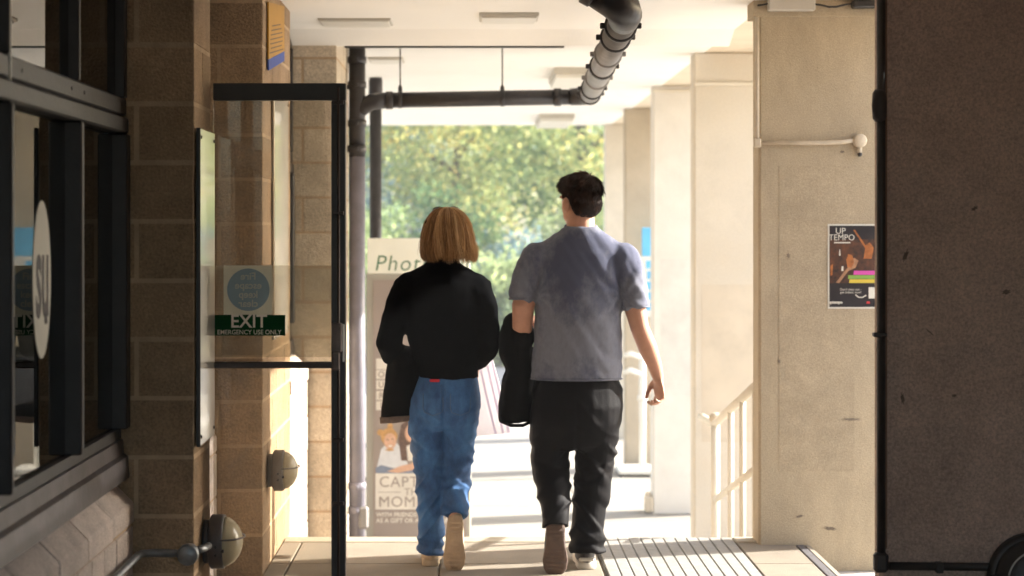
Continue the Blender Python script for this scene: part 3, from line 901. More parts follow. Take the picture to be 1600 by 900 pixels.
MB().tube([(X0, Yp, 2.27), (X0 + 0.04, Yp, 2.31), (X0 + 0.09, Yp, 2.342), (X0 + 0.18, Yp, 2.35)], [0.046, 0.05, 0.052, 0.05], 18).build('tee_branch', 'pipe_black', t, True)
MB().tube([(X0 + 0.17, Yp, 2.350), (0.66, Yp, 2.372)], 0.048, 20).build('cross_pipe', 'pipe_black', t, True)
collar((X0 + 0.2, Yp, 2.350), (1, 0, 0), 0.049, lug=False)
for xx in (-0.455, 0.178):
    collar((xx, Yp, 2.355 + (xx + .5) * .016), (1, 0, 0), 0.048, L=0.028, lug=False)
    MB().tube([(xx, Yp, 2.40), (xx, Yp, 2.672)], 0.0045, 8).lathe((xx, Yp, 2.40), (0, 0, 1), [(0, 0.014), (0.03, 0.013), (0.045, 0.006)], 10).build('hanger_rod', 'pipe_black', t)
collar((0.52, Yp, 2.370), (1, 0, 0), 0.049)
MB().tube([(0.60, Yp, 2.371), (0.66, Yp - 0.01, 2.374), (0.70, Yp - 0.06, 2.376), (0.712, Yp - 0.13, 2.378)], [0.052, 0.055, 0.058, 0.06], 18).build('elbow', 'pipe_black', t, True)
A_, B_ = Vector((0.712, 11.78, 2.378)), Vector((0.606, 7.72, 2.398))
MB().tube([A_, B_], 0.06, 24).build('grey_pipe', 'pipe_grey', t, True)
for k, f in enumerate((0.015, 0.12, 0.3, 0.47, 0.63, 0.82, 0.93)):
    collar(A_.lerp(B_, f), B_ - A_, 0.061, 'pipe_grey' if k in (2, 4) else 'pipe_black', L=0.035 if k != 3 else 0.07)
MB().tube([(0.607, 7.76, 2.398), (0.604, 7.64, 2.403), (0.588, 7.55, 2.414), (0.545, 7.51, 2.44), (0.48, 7.5, 2.475)], [0.063, 0.067, 0.07, 0.068, 0.062], 22).build('bend', 'pipe_black', t, True)
MB().tube([(0.49, 7.5, 2.47), (0.16, 7.5, 2.65)], 0.057, 20).build('near_pipe', 'pipe_black', t, True)
collar((0.46, 7.5, 2.486), (-0.88, 0, 0.48), 0.06)

t = thing('post_pipe', (-0.725, 14.2, ZF), 'plain black vertical pipe standing behind the photo sign', 'pipe')
MB().tube([(-0.725, 14.2, ZF), (-0.725, 14.2, 2.56)], 0.045, 18).build('tube', 'pipe_black', t, True)
MB().lathe((-0.725, 14.2, 2.54), (0, 0, 1), [(0, 0.046), (0.01, 0.052), (0.11, 0.052), (0.132, 0.046)], 18).build('cap', 'pipe_black', t, True)

# ------------------------------------------------------------------ ceiling lights
for k, (xa, xb, ya, yb, dz, lab) in enumerate((
        (-0.83, -0.44, 10.22, 10.52, 0.018, 'flat ceiling light at the upper left by the yellow sign'),
        (0.03, 0.34, 9.95, 10.25, 0.03, 'flat ceiling light near the top centre of the view'),
        (-0.69, -0.46, 12.5, 12.85, 0.02, 'small flat ceiling light behind the black pipe top'),
        (0.56, 0.83, 13.3, 14.3, 0.075, 'surface mounted ceiling light behind the grey overhead pipe'),
        (0.64, 0.98, 18.6, 19.9, 0.075, 'farthest ceiling light near the open end of the passage'))):
    t = thing('ceiling_light', ((xa + xb) / 2, (ya + yb) / 2, ZC), lab, 'ceiling light', 'ceiling lights along the passage')
    MB().cbox(xa, xb, ya, yb, ZC - dz * .6, ZC + 0.002, 0.004).build('housing', 'box_grey', t)
    MB().cbox(xa + 0.012, xb - 0.012, ya + 0.012, yb - 0.012, ZC - dz, ZC - dz * .6 - 0.0005, 0.004).build('diffuser', 'white_plastic', t)

# ------------------------------------------------------------------ stair handrail
t = thing('stair_handrail', (1.44, 10.5, -0.5), 'cream painted handrail sloping down beside the steps', 'handrail')
r0, r1 = Vector((1.435, 9.66, 0.775)), Vector((1.435, 11.4, 0.40))
MB().tube([r0, r1, (1.435, 11.5, 0.385), (1.435, 12.1, 0.37)], 0.024, 14).build('top_rail', 'cream_paint', t, True)
MB().tube([(1.435, 9.66, 0.355), (1.435, 11.38, -0.05)], 0.02, 12).build('lower_rail', 'cream_paint', t, True)
MB().tube([(1.435, 11.4, ZF - 0.02), (1.435, 11.4, 0.42)], 0.026, 12).build('end_post', 'cream_paint', t, True)
MB().ell((1.435, 11.4, 0.43), (0.038, 0.038, 0.034)).build('post_cap', 'conduit', t, True)
for yy in (9.78, 10.25, 10.72):
    zt = 0.775 - (yy - 9.66) * 0.2155
    MB().tube([(1.435, yy, ZF - 0.02), (1.435, yy, zt)], 0.017, 10).build('baluster', 'cream_paint', t, True)

# ------------------------------------------------------------------ photo booth board
t = thing('photo_booth', (-0.38, 13.6, ZF), 'taupe photo booth printed CAPTURE THE MOMENT behind the woman', 'photo booth')
bx0, bx1, by = -0.745, -0.02, 13.3
MB().cbox(bx0, bx1, by, by + 0.6, ZF, 1.243, 0.006).build('cabinet', 'booth_edge', t)
MB().box(bx0 + 0.05, bx1 - 0.03, by - 0.006, by - 0.001, ZF + 0.03, 1.2).build('front_panel', 'booth', t)
MB().box(-0.680, -0.05, by - 0.009, by - 0.0065, -0.388, -0.138).build('caption_plate', 'print_white', t)
text('caption', t, 'print_taupe', 'CAPTURE', 0.105, (-0.655, by - 0.0105, -0.20), align='LEFT', bold=0.0, spacing=1.08)
text('caption', t, 'print_taupe', 'THE', 0.07, (-0.48, by - 0.0105, -0.268), align='LEFT', spacing=1.05)
text('caption', t, 'print_taupe', 'MOMENT', 0.105, (-0.66, by - 0.0105, -0.338), align='LEFT', bold=0.0, spacing=1.08)
MB().box(-0.66, -0.5, by - 0.0102, by - 0.0092, -0.27, -0.266).build('caption_rule', 'print_taupe', t)
text('small_caption', t, 'print_white', 'WITH FRIENDS OR FAMILY', 0.042, (-0.675, by - 0.008, -0.425), align='LEFT', bold=0.0008)
text('small_caption', t, 'print_white', 'AS A GIFT OR A KEEPSAKE', 0.042, (-0.675, by - 0.008, -0.466), align='LEFT', bold=0.0008)
def disc(name, m, x, z, rx, rz, y, n_=22):
    MB().prism([(x + rx * math.cos(2 * math.pi * k / n_), z + rz * math.sin(2 * math.pi * k / n_)) for k in range(n_)], 'y', by - y, by - y + 0.0008).build(name, m, t)
MB().prism([(-0.665, -0.137), (-0.668, -0.09), (-0.64, 0.03), (-0.6, 0.07), (-0.53, 0.07), (-0.49, 0.02), (-0.46, -0.06), (-0.44, -0.137)], 'y', by - 0.0082, by - 0.0074).build('printed_shirt', 'print_shirt', t)
MB().prism([(-0.675, -0.137), (-0.68, -0.1), (-0.64, -0.08), (-0.5, -0.115), (-0.35, -0.115), (-0.35, -0.137)], 'y', by - 0.0091, by - 0.0083).build('printed_sleeve', 'print_denim', t)
disc('printed_hair', 'print_hair', -0.585, 0.115, 0.057, 0.062, 0.0092)
disc('printed_bun', 'print_hair', -0.645, 0.145, 0.024, 0.022, 0.0083)
disc('printed_bun', 'print_hair', -0.578, 0.187, 0.02, 0.022, 0.0083)
disc('printed_face', 'print_skin', -0.578, 0.085, 0.043, 0.056, 0.0102)
for ex_, ez_, er_ in ((-0.594, 0.095, 0.006), (-0.562, 0.1, 0.006)):
    disc('printed_eye', 'print_brown', ex_, ez_, er_, er_ * .7, 0.0112, 10)
disc('printed_smile', 'print_white', -0.576, 0.052, 0.016, 0.006, 0.0112, 14)
disc('printed_shade', 'print_hair', -0.58, 0.025, 0.03, 0.008, 0.0112, 14)
MB().prism([(-0.60, -0.125), (-0.5, -0.085), (-0.43, -0.07), (-0.38, -0.02), (-0.36, -0.04), (-0.40, -0.11), (-0.52, -0.135)], 'y', by - 0.0112, by - 0.0104).build('printed_arm', 'print_skin', t)
MB().prism([(-0.50, -0.05), (-0.52, 0.10), (-0.50, 0.2), (-0.45, 0.235), (-0.40, 0.22), (-0.37, 0.15), (-0.36, -0.05)], 'y', by - 0.0099, by - 0.0091).build('printed_long_hair', 'print_brown', t)
MB().prism([(-0.455, -0.05), (-0.465, 0.05), (-0.42, 0.07), (-0.37, 0.05), (-0.36, -0.05)], 'y', by - 0.0112, by - 0.0104).build('printed_dress', 'print_white', t)
disc('printed_face', 'print_skin', -0.435, 0.14, 0.04, 0.06, 0.0112)
for k, (z, s_) in enumerate(((0.612, ''), (0.545, 'O'), (0.475, 'U'), (0.40, 'R'), (0.33, 'I'))):
    hw = 0.055 if k == 0 else 0.036
    MB().cbox(-0.675, -0.675 + 2 * hw, by - 0.009, by - 0.0065, z - 0.03, z + (0.045 if k == 0 else 0.032), 0.001).build('letter_tile', 'print_white', t)
    if s_:
        text('tile_letter', t, 'print_taupe', s_, 0.06, (-0.675 + hw, by - 0.0105, z), bold=0.001)
sg = thing('photo_sign', (-0.38, 13.31, 1.2435), 'white handwritten Photo sign standing on the photo booth', 'sign')
MB().cbox(-0.737, -0.022, 13.305, 13.325, 1.2435, 1.49, 0.003).build('board', 'card_white', sg)
text('handwriting', sg, 'ink_green', 'Photo', 0.155, (-0.69, 13.3045, 1.312), align='LEFT', shear=0.18, spacing=1.12, sx=0.98, bold=-0.0012)
text('handwriting', sg, 'ink_green', 'booth', 0.135, (-0.27, 13.3045, 1.31), align='LEFT', shear=0.18, spacing=1.0, sx=0.8, bold=-0.0012)
MB().cbox(-0.4, -0.3, 13.326, 13.42, 1.2435, 1.26, 0.003).build('foot', 'card_white', sg)

# ------------------------------------------------------------------ banner stand by the narrow pier
t = thing('banner_stand', (1.55, 17.4, ZF), 'white banner stand with a blue head panel between the far piers', 'banner')
MB().cbox(1.30, 1.72, 17.2, 17.6, ZF + 0.02, ZF + 0.07, 0.012).build('base', 'white_plastic', t)
for xx in (1.33, 1.69):
    for yy in (17.23, 17.57):
        MB().lathe((xx, yy, ZF), (0, 0, 1), [(0, 0.02), (0.021, 0.022)], 12).build('foot', 'black_metal', t)
MB().tube([(1.53, 17.4, ZF + 0.06), (1.53, 17.4, 0.76)], 0.03, 14).build('pole', 'white_plastic', t, True)
MB().lathe((1.53, 17.4, 0.0), (0, 0, 1), [(0, 0.04), (0.02, 0.045), (0.05, 0.04)], 14).build('clamp', 'white_plastic', t, True)
for zz in (0.41, 0.26):
    MB().tube([(1.36, 17.36, zz), (1.42, 17.37, zz + 0.02), (1.53, 17.4, zz - 0.02)], [0.02, 0.028, 0.025], 10).build('side_arm', 'white_plastic', t, True)
MB().cbox(1.51, 1.8, 17.38, 17.41, 0.76, 1.31, 0.004).build('white_panel', 'white_plastic', t)
MB().cbox(1.525, 1.815, 17.375, 17.412, 1.311, 1.57, 0.004).build('blue_panel', 'blue_sign', t)
for k, (a_, b_) in enumerate(((0.0, 0.07), (0.01, 0.06), (0.0, 0.08), (0.015, 0.07), (0.0, 0.06))):
    MB().cbox(1.56 + a_, 1.56 + a_ + b_, 17.374, 17.3795, 1.2 - k * 0.095, 1.27 - k * 0.095, 0.001).build('printed_mark', 'blue_sign', t)

# ================================================================== VEGETATION
def leaf_mesh(name, centers, size, tint, drop=0.25, aspect=0.6):
    n_ = len(centers)
    d = rng.normal(size=(n_, 3))
    d[:, 2] -= drop
    d /= np.linalg.norm(d, axis=1, keepdims=True)
    e = rng.normal(size=(n_, 3))
    s_ = np.cross(d, e)
    s_ /= np.linalg.norm(s_, axis=1, keepdims=True)
    nn = np.cross(d, s_)
    L = size * rng.uniform(0.6, 1.3, n_)[:, None]
    W = L * aspect * 0.5
    tip, base = centers + d * L * .5, centers - d * L * .5
    l, r = centers + s_ * W + nn * L * .12, centers - s_ * W + nn * L * .12
    v = np.stack([base, l, tip, r], 1).reshape(-1, 3)
    f = np.arange(n_ * 4).reshape(-1, 4)
    tri = np.concatenate([f[:, [0, 1, 2]], f[:, [0, 2, 3]]], 1).reshape(-1, 3)
    me = bpy.data.meshes.new(name)
    me.vertices.add(len(v))
    me.vertices.foreach_set('co', v.ravel())
    me.loops.add(len(tri) * 3)
    me.loops.foreach_set('vertex_index', tri.ravel().astype(np.int32))
    me.polygons.add(len(tri))
    me.polygons.foreach_set('loop_start', np.arange(0, len(tri) * 3, 3, dtype=np.int32))
    me.polygons.foreach_set('loop_total', np.full(len(tri), 3, dtype=np.int32))
    a = me.attributes.new('tint', 'FLOAT', 'FACE')
    a.data.foreach_set('value', np.repeat(tint, 2))
    me.update(calc_edges=True)
    me.validate()
    return me

M['leaf_autumn'] = attr_mat('leaf_autumn', [(0, (0.12, 0.2, 0.09)), (0.3, (0.25, 0.33, 0.13)), (0.6, (0.43, 0.46, 0.19)), (0.85, (0.64, 0.55, 0.19)), (1, (0.72, 0.56, 0.18))], 0.55, 0.56)
M['leaf_green'] = attr_mat('leaf_green', [(0, (0.09, 0.17, 0.08)), (0.5, (0.2, 0.31, 0.13)), (1, (0.38, 0.46, 0.18))], 0.55, 0.56)
M['leaf_blue'] = attr_mat('leaf_bluegreen', [(0, (0.07, 0.15, 0.19)), (0.5, (0.15, 0.27, 0.31)), (1, (0.3, 0.4, 0.36))], 0.5, 0.5)
M['leaf_light'] = attr_mat('leaf_light', [(0, (0.16, 0.24, 0.1)), (0.5, (0.32, 0.4, 0.17)), (1, (0.54, 0.58, 0.26))], 0.55, 0.56)

def crown_points(n_clump, per, c, r, spread, zmin):
    pts, tints = [], []
    k = 0
    while k < n_clump:
        p = rng.normal(size=3)
        p = p / np.linalg.norm(p) * rng.uniform(0.35, 1.0) ** 0.5
        q = np.array(c) + p * np.array(r) * rng.uniform(0.8, 1.12)
        if q[2] < zmin:
            continue
        if noise.noise(Vector(q * 0.55)) < -0.4:
            k += 0.4
            continue
        k += 1
        sp = spread * rng.uniform(0.6, 1.3)
        pts.append(q + rng.normal(size=(per, 3)) * sp * np.array([1, 1, .7]))
        tints.append(np.clip(rng.normal(0.5 + 0.28 * noise.noise(Vector(q * 0.9)) * 1.6, 0.16, per) + rng.normal(0, .12), 0, 1))
    return np.concatenate(pts), np.concatenate(tints)

def tree(x, y, h, r, zlow, leaf, label, n_clump=150, per=110, size=0.135, name='tree', spread=0.42, cat='tree', group='trees beyond the road'):
    z0 = -0.74
    t = thing(name, (x, y, z0), label, cat, group)
    tr = MB()
    top = z0 + h * 0.8
    lean = random.uniform(-.3, .3)
    pts = [Vector((x, y, z0 - 0.1)), Vector((x + lean * .2, y, z0 + h * .2)), Vector((x + lean * .6, y + .1, z0 + h * .5)), Vector((x + lean, y, top))]
    rb = 0.02 * h
    tr.tube(pts, [rb, rb * .75, rb * .45, rb * .15], 10)
    for k in range(9):
        f = 0.25 + 0.07 * k
        p = pts[1].lerp(pts[3], f)
        a = k * 2.4 + random.random()
        e = p + Vector((math.cos(a) * r * .7, math.sin(a) * r * .7, h * random.uniform(.05, .2)))
        tr.tube([p, p.lerp(e, .5) + Vector((0, 0, .15)), e], [rb * .4, rb * .25, rb * .08], 7)
    tr.build('trunk', 'bark', t, True)
    cz = (zlow + z0 + h) / 2
    P, T = crown_points(n_clump, per, (x + lean * .6, y, cz), (r, r, (z0 + h - zlow) / 2), spread, zlow)
    place('crown', leaf_mesh('crown', P, size, T), leaf, t)
    return t

def shrub(x, y, h, r, leaf, label, n_clump=60, per=75, size=0.115, group='shrubs along the far side of the road'):
    z0 = -0.74
    t = thing('shrub', (x, y, z0), label, 'shrub', group)
    st = MB()
    for k in range(8):
        a = k * .8 + random.random() * .4
        st.tube([(x, y, z0 - .05), (x + math.cos(a) * r * .3, y + math.sin(a) * r * .3, z0 + h * .4), (x + math.cos(a) * r * .6, y + math.sin(a) * r * .6, z0 + h * .8)], [.03, .02, .008], 6)
    st.build('stems', 'bark', t, True)
    P, T = crown_points(n_clump, per, (x, y, z0 + h * .52), (r, r, h * .5), 0.2, z0 + .02)
    place('foliage', leaf_mesh('foliage', P, size, T), leaf, t)
    return t

tree(2.1, 37.3, 8.5, 2.3, 1.2, 'leaf_autumn', 'yellowing autumn tree above the man', 160)
tree(-0.5, 41.5, 9, 2.5, 0.9, 'leaf_autumn', 'yellow-green autumn tree right above the woman', 170)
tree(-3.1, 45.5, 10, 2.7, 0.5, 'leaf_blue', 'blue-green tree left of the yellowing trees', 170)
tree(-6.2, 50, 11, 3.2, 0.2, 'leaf_blue', 'dark blue-green tree at the far left behind the black pipe', 110)
tree(5.0, 56, 12, 3.8, 0.0, 'leaf_light', 'tall pale green tree in the back row behind the man', 130)
tree(0.6, 60, 13, 4.2, -0.2, 'leaf_light', 'tall pale green tree in the back row between the couple', 150)
tree(-1.6, 53, 11, 3.2, 0.2, 'leaf_light', 'mid height pale tree between the blue-green trees', 130)
tree(3.4, 47, 10, 2.8, 0.2, 'leaf_green', 'green tree behind the yellowing autumn tree', 130)
tree(-4.6, 64, 13, 4.5, -0.3, 'leaf_blue', 'tall blue-green tree in the back row at the left', 130)
shrub(-1.7, 33.4, 2.6, 1.25, 'leaf_light', 'pale green shrub behind the Photo sign', 75)
shrub(0.45, 33.2, 1.75, 1.05, 'leaf_light', 'light green shrub seen between the woman and the man', 75)
shrub(1.75, 33.6, 2.05, 1.0, 'leaf_light', 'light yellow-green shrub left of the man\'s shoulder', 75)
shrub(3.4, 33.5, 1.9, 1.1, 'leaf_green', 'green shrub behind the man', 60)
shrub(5.3, 33.8, 2.1, 1.2, 'leaf_green', 'green shrub behind the farthest pier', 50)
shrub(-3.9, 33.8, 2.3, 1.3, 'leaf_green', 'green shrub left of the black pipe', 50)
shrub(-0.7, 35.2, 2.9, 1.3, 'leaf_green', 'taller green shrub right behind the woman\'s head', 90)
shrub(2.4, 36.2, 3.0, 1.3, 'leaf_light', 'tall pale shrub right behind the man\'s head', 90)
shrub(1.0, 34.8, 2.1, 1.3, 'leaf_blue', 'dark blue-green shrub in the shade under the trees', 70)
shrub(3.3, 35.2, 2.3, 1.3, 'leaf_blue', 'dark blue-green shrub in the shade behind the man', 70)

# ================================================================== PEOPLE
def remesh(mb, voxel, smooth=4, fac=0.5):
    me = mb.mesh('tmp')
    o = bpy.data.objects.new('tmp', me)
    C.objects.link(o)
    r = o.modifiers.new('r', 'REMESH')
    r.mode = 'VOXEL'
    r.voxel_size = voxel
    if smooth:
        s_ = o.modifiers.new('s', 'SMOOTH')
        s_.factor = fac
        s_.iterations = smooth
    dg = bpy.context.evaluated_depsgraph_get()
    out = bpy.data.meshes.new_from_object(o.evaluated_get(dg))
    bpy.data.objects.remove(o)
    bpy.data.meshes.remove(me)
    out.polygons.foreach_set('use_smooth', [True] * len(out.polygons))
    return out

def displace(me, fn):
    me.update()
    nrm = [v.normal.copy() for v in me.vertices]
    for v, n_ in zip(me.vertices, nrm):
        d = fn(v.co, n_)
        if isinstance(d, Vector):
            v.co += d
        elif d:
            v.co += n_ * d
    me.update()

def ring(cx, cy, z, rx, ry, n_=28, tilt=0.0, sq=1.0):
    out = []
    for k in range(n_):
        a = 2 * math.pi * k / n_
        ca, sa = math.cos(a), math.sin(a)
        ca = math.copysign(abs(ca) ** sq, ca)
        sa = math.copysign(abs(sa) ** sq, sa)
        out.append(Vector((cx + rx * ca, cy + ry * sa, z + tilt * rx * ca)))
    return out

def nz3(p, fx, fy, fz, seed=0.0):
    return noise.noise(Vector((p.x * fx + seed, p.y * fy + seed * 1.7, p.z * fz - seed)))

def ridged(v):
    return 1 - abs(v) * 2

def hand(mb, wrist, dirv, nrm, thumb, curl, k=1.0):
    """palm and five fingers; dirv = along the hand, nrm = out of the palm, thumb = side of the thumb"""
    d, n_, s_ = Vector(dirv).normalized(), Vector(nrm).normalized(), Vector(thumb).normalized()
    w = Vector(wrist)
    rings = []
    for f, hw, ht in ((-0.015, .027, .021), (0.01, .03, .02), (0.04, .038, .018), (0.07, .041, .016), (0.092, .039, .0135), (.098, .034, .009)):
        c = w + d * (f * k)
        rings.append([c + s_ * (hw * k * math.cos(2 * math.pi * q / 16)) + n_ * (ht * k * math.sin(2 * math.pi * q / 16)) for q in range(16)])
    mb.rings(rings)
    for off, L, r, extra in ((0.0285, .072, .0088, 0.0), (0.0098, .08, .0092, .08), (-0.009, .074, .0088, .16), (-0.0275, .058, .0078, .26)):
        p = w + d * (.088 * k) + s_ * (off * k)
        ang = 0.15 + curl * .35
        pts = [p - d * .012, p]
        rad = [r * 1.05 * k, r * 1.08 * k]
        for j, seg in enumerate((.46, .3, .24)):
            ang_ = ang + extra
            dr_ = d * math.cos(ang_) + n_ * math.sin(ang_) + s_ * off * .6
            p = p + dr_.normalized() * (L * seg * k)
            pts.append(p)
            rad.append(r * (0.98, .9, .74)[j] * k)
            ang += curl * (.85, .7, 0)[j]
        mb.tube(pts, rad, 10, True)
    p = w + d * (.018 * k) + s_ * (.024 * k) + n_ * .004
    p1 = p + (d * .6 + s_ * .62 + n_ * .25).normalized() * (.036 * k)
    p2 = p1 + (d * .85 + s_ * .2 + n_ * .45).normalized() * (.03 * k)
    p3 = p2 + (d * .85 + n_ * .5 - s_ * .12).normalized() * (.024 * k)
    mb.tube([p, p1, p2, p3], [.0155 * k, .0125 * k, .0105 * k, .0085 * k], 10, True)

def head_parts(mb, c, k, rot):
    """head with jaw, nose, lips, brow and ears; +y is the face; c = centre of the skull"""
    def E(p, r, q=None):
        R = rot if q is None else rot @ q
        mb.ell(Vector(c) + rot @ (Vector(p) * k), [v * k for v in r], 18, 12, R)
    E((0, -.012, .028), (.074, .094, .086))
    E((0, .018, -.02), (.066, .078, .085))
    E((0, .04, -.072), (.047, .047, .04))
    E((0, .062, -.093), (.022, .02, .018))
    E((.04, .02, -.062), (.02, .045, .03))
    E((-.04, .02, -.062), (.02, .045, .03))
    E((0, .094, -.018), (.011, .02, .028), Matrix.Rotation(.3, 3, 'X'))
    E((0, .106, -.032), (.016, .012, .01))
    E((0, .082, .02), (.056, .014, .012))
    E((0, .087, -.062), (.024, .01, .006))
    E((0, .086, -.072), (.021, .01, .007))
    for s_ in (-1, 1):
        E((s_ * .076, -.006, -.015), (.008, .02, .034), Matrix.Rotation(s_ * -.35, 3, 'Z'))
        E((s_ * .079, -.012, .004), (.007, .014, .014), Matrix.Rotation(s_ * -.5, 3, 'Z'))

def eyes(parent, c, k, rot):
    for s_ in (-1, 1):
        p = Vector(c) + rot @ (Vector((s_ * .031, .079, -.002)) * k)
        MB().ell(p, (.0125 * k, .0125 * k, .0125 * k)).build('eye', 'eye_white', parent, True)

M['eye_white'] = mat('eye_white', (0.7, 0.68, 0.64), 0.2, 0.02)
def skin_mat(name, col):
    m = mat(name, col, 0.5, 0.1, 22, 0.12, 180)
    b = m.node_tree.nodes['Principled BSDF']
    b.inputs['Subsurface Weight'].default_value = 0.18
    b.inputs['Subsurface Radius'].default_value = (0.012, 0.005, 0.003)
    return m
M['skin'] = skin_mat('skin', (0.52, 0.27, 0.18))

def strands(paths, rad, tint, name='strands'):
    """many thin three-sided tapered strands in one mesh"""
    V, F, T = [], [], []
    for pts, r, tn in zip(paths, rad, tint):
        n_ = len(pts)
        t = (pts[-1] - pts[0]).normalized()
        u = t.cross(Vector((.3, .5, .8))).normalized()
        v = t.cross(u)
        o = len(V)
        for i, p in enumerate(pts):
            rr = r * (1 - .75 * (i / (n_ - 1)) ** 2)
            for q in range(3):
                a = 2.094 * q
                V.append(p + (u * math.cos(a) + v * math.sin(a)) * rr)
        for i in range(n_ - 1):
            for q in range(3):
                a, b = o + i * 3 + q, o + i * 3 + (q + 1) % 3
                F.append((a, b, b + 3, a + 3))
                T.append(tn)
    me = bpy.data.meshes.new(name)
    me.from_pydata(V, [], F)
    a = me.attributes.new('tint', 'FLOAT', 'FACE')
    a.data.foreach_set('value', T)
    me.polygons.foreach_set('use_smooth', [True] * len(me.polygons))
    return me

def join_meshes(a, b, name, tint_a=0.3):
    """adds mesh a (hair base) to strand mesh b"""
    bm = bmesh.new()
    bm.from_mesh(b)
    lay = bm.faces.layers.float.get('tint') or bm.faces.layers.float.new('tint')
    n0 = len(bm.faces)
    bm.from_mesh(a)
    bm.faces.ensure_lookup_table()
    for f in bm.faces[n0:]:
        f[lay] = tint_a
    me = bpy.data.meshes.new(name)
    bm.to_mesh(me)
    bm.free()
    return me

# ---- fabrics
M['tshirt'] = mat('tshirt_blue_grey', (0.165, 0.175, 0.222), 0.9, 0.1, 34, 0.25, 420, sheen=0.1, stain=0.9, stain_lo=0.45, stain_hi=0.57, stain_col=(0.055, 0.064, 0.118), stain_scale=1.7, stretch=(1.5, 1.5, 1.0))
M['trousers'] = mat('black_trousers', (0.003, 0.0025, 0.0038), 0.6, 0.2, 26, 0.25, 350, spec=0.1)
M['black_cloth'] = mat('black_cloth', (0.003, 0.0028, 0.0032), 0.85, 0.25, 20, 0.3, 300, spec=0.08)
M['black_knit'] = mat('black_jacket', (0.0032, 0.0032, 0.0038), 0.95, 0.2, 30, 0.3, 300, spec=0.01)
M['jeans'] = mat('blue_jeans', (0.012, 0.055, 0.17), 0.8, 0.25, 9, 0.3, 500, col2=(0.05, 0.165, 0.39), stain=0.7, stain_col=(0.009, 0.034, 0.1), stain_scale=8, stretch=(1.6, 1.6, 0.8), grain=0.2, gscale=260)
M['jean_stitch'] = mat('jean_stitch', (0.07, 0.12, 0.22), 0.8)
M['red_cloth'] = mat('red_top', (0.5, 0.02, 0.04), 0.8)
M['coat_lining'] = mat('coat_trim', (0.12, 0.085, 0.07), 0.85, 0.25, 60)
M['sole_tan'] = mat('sole_tan', (0.42, 0.3, 0.19), 0.8, 0.15, 25, 0.3, 120)
M['sole_brown'] = mat('sole_brown', (0.1, 0.062, 0.045), 0.75, 0.2, 30, 0.3, 120)
M['shoe_beige'] = mat('shoe_beige', (0.42, 0.32, 0.21), 0.75, 0.1, 30, 0.2, 200)
M['shoe_black'] = mat('shoe_black', (0.02, 0.018, 0.02), 0.6, 0.2, 30)
M['shoe_white'] = mat('shoe_white', (0.62, 0.58, 0.5), 0.6, 0.05, 20)
M['hair_blond'] = attr_mat('hair_blond', [(0, (0.10, 0.042, 0.014)), (0.4, (0.36, 0.19, 0.075)), (0.75, (0.66, 0.43, 0.22)), (1, (0.82, 0.63, 0.4))], 0.5, spec=0.25)
M['hair_brown'] = attr_mat('hair_brown', [(0, (0.010, 0.0045, 0.003)), (0.6, (0.03, 0.013, 0.008)), (1, (0.14, 0.055, 0.026))], 0.5, spec=0.25)
M['bag_paper'] = mat('bag_paper', (0.85, 0.82, 0.84), 0.7, 0.04, 8)
_n = M['bag_paper'].node_tree
_t = _n.nodes.new('ShaderNodeBsdfTranslucent')
_t.inputs[0].default_value = (0.8, 0.78, 0.8, 1)
_x = _n.nodes.new('ShaderNodeMixShader')
_x.inputs[0].default_value = 0.5
_n.links.new(_n.nodes['Principled BSDF'].outputs[0], _x.inputs[1])
_n.links.new(_t.outputs[0], _x.inputs[2])
_n.links.new(_x.outputs[0], _n.nodes['Material Output'].inputs['Surface'])
M['bag_stripe'] = M['bag_paper'].copy()
M['bag_stripe'].node_tree.nodes['Translucent BSDF'].inputs[0].default_value = (0.6, 0.5, 0.66, 1)
M['bag_handle'] = mat('bag_handle', (0.78, 0.72, 0.8), 0.7)
M['lens'] = mat('sunglass_lens', (0.02, 0.015, 0.012), 0.1)
M['tortoise'] = mat('sunglass_frame', (0.05, 0.03, 0.02), 0.25)

def shoe_flat(parent, x, y, sole, upper, foxing, size=0.28, w=0.05, rotz=0.0, name='shoe'):
    """a standing shoe: heel at y, toe forward (+y)"""
    prof = [(-.02, .6), (.01, .82), (.06, .86), (.14, .8), (.2, .98), (.25, .92), (.285, .55)]
    def rr(z, e):
        out = []
        k = size / .28
        left = [(x - w * f * e, y + d * k) for d, f in prof]
        right = [(x + w * f * e, y + d * k) for d, f in prof[::-1]]
        return [Vector((a, b, z)) for a, b in left + right]
    o = MB().rings([rr(0.0, .96), rr(.006, 1.04), rr(.026, 1.04), rr(.03, .98)]).build(name, sole, parent, True)
    u = MB()
    k = size / .28
    u.rings([ring(x, y + .13 * k, .028, w * .9, .14 * k, 22), ring(x, y + .115 * k, .06, w * .88, .125 * k, 22), ring(x, y + .06 * k, .09, w * .78, .075 * k, 22), ring(x, y + .045 * k, .115, w * .72, .055 * k, 22)])
    up = place('upper', remesh(u, .006, 3), upper, o)
    if foxing:
        MB().cbox(x - w * .7, x + w * .7, y - .022 * k, y + .0 * k, .036, .052, .006).build('heel_patch', foxing, o)
        MB().cbox(x - w * .5, x + w * .5, y - .016 * k, y + .006 * k, .075, .11, .008).build('heel_tab', foxing, o)
    return o

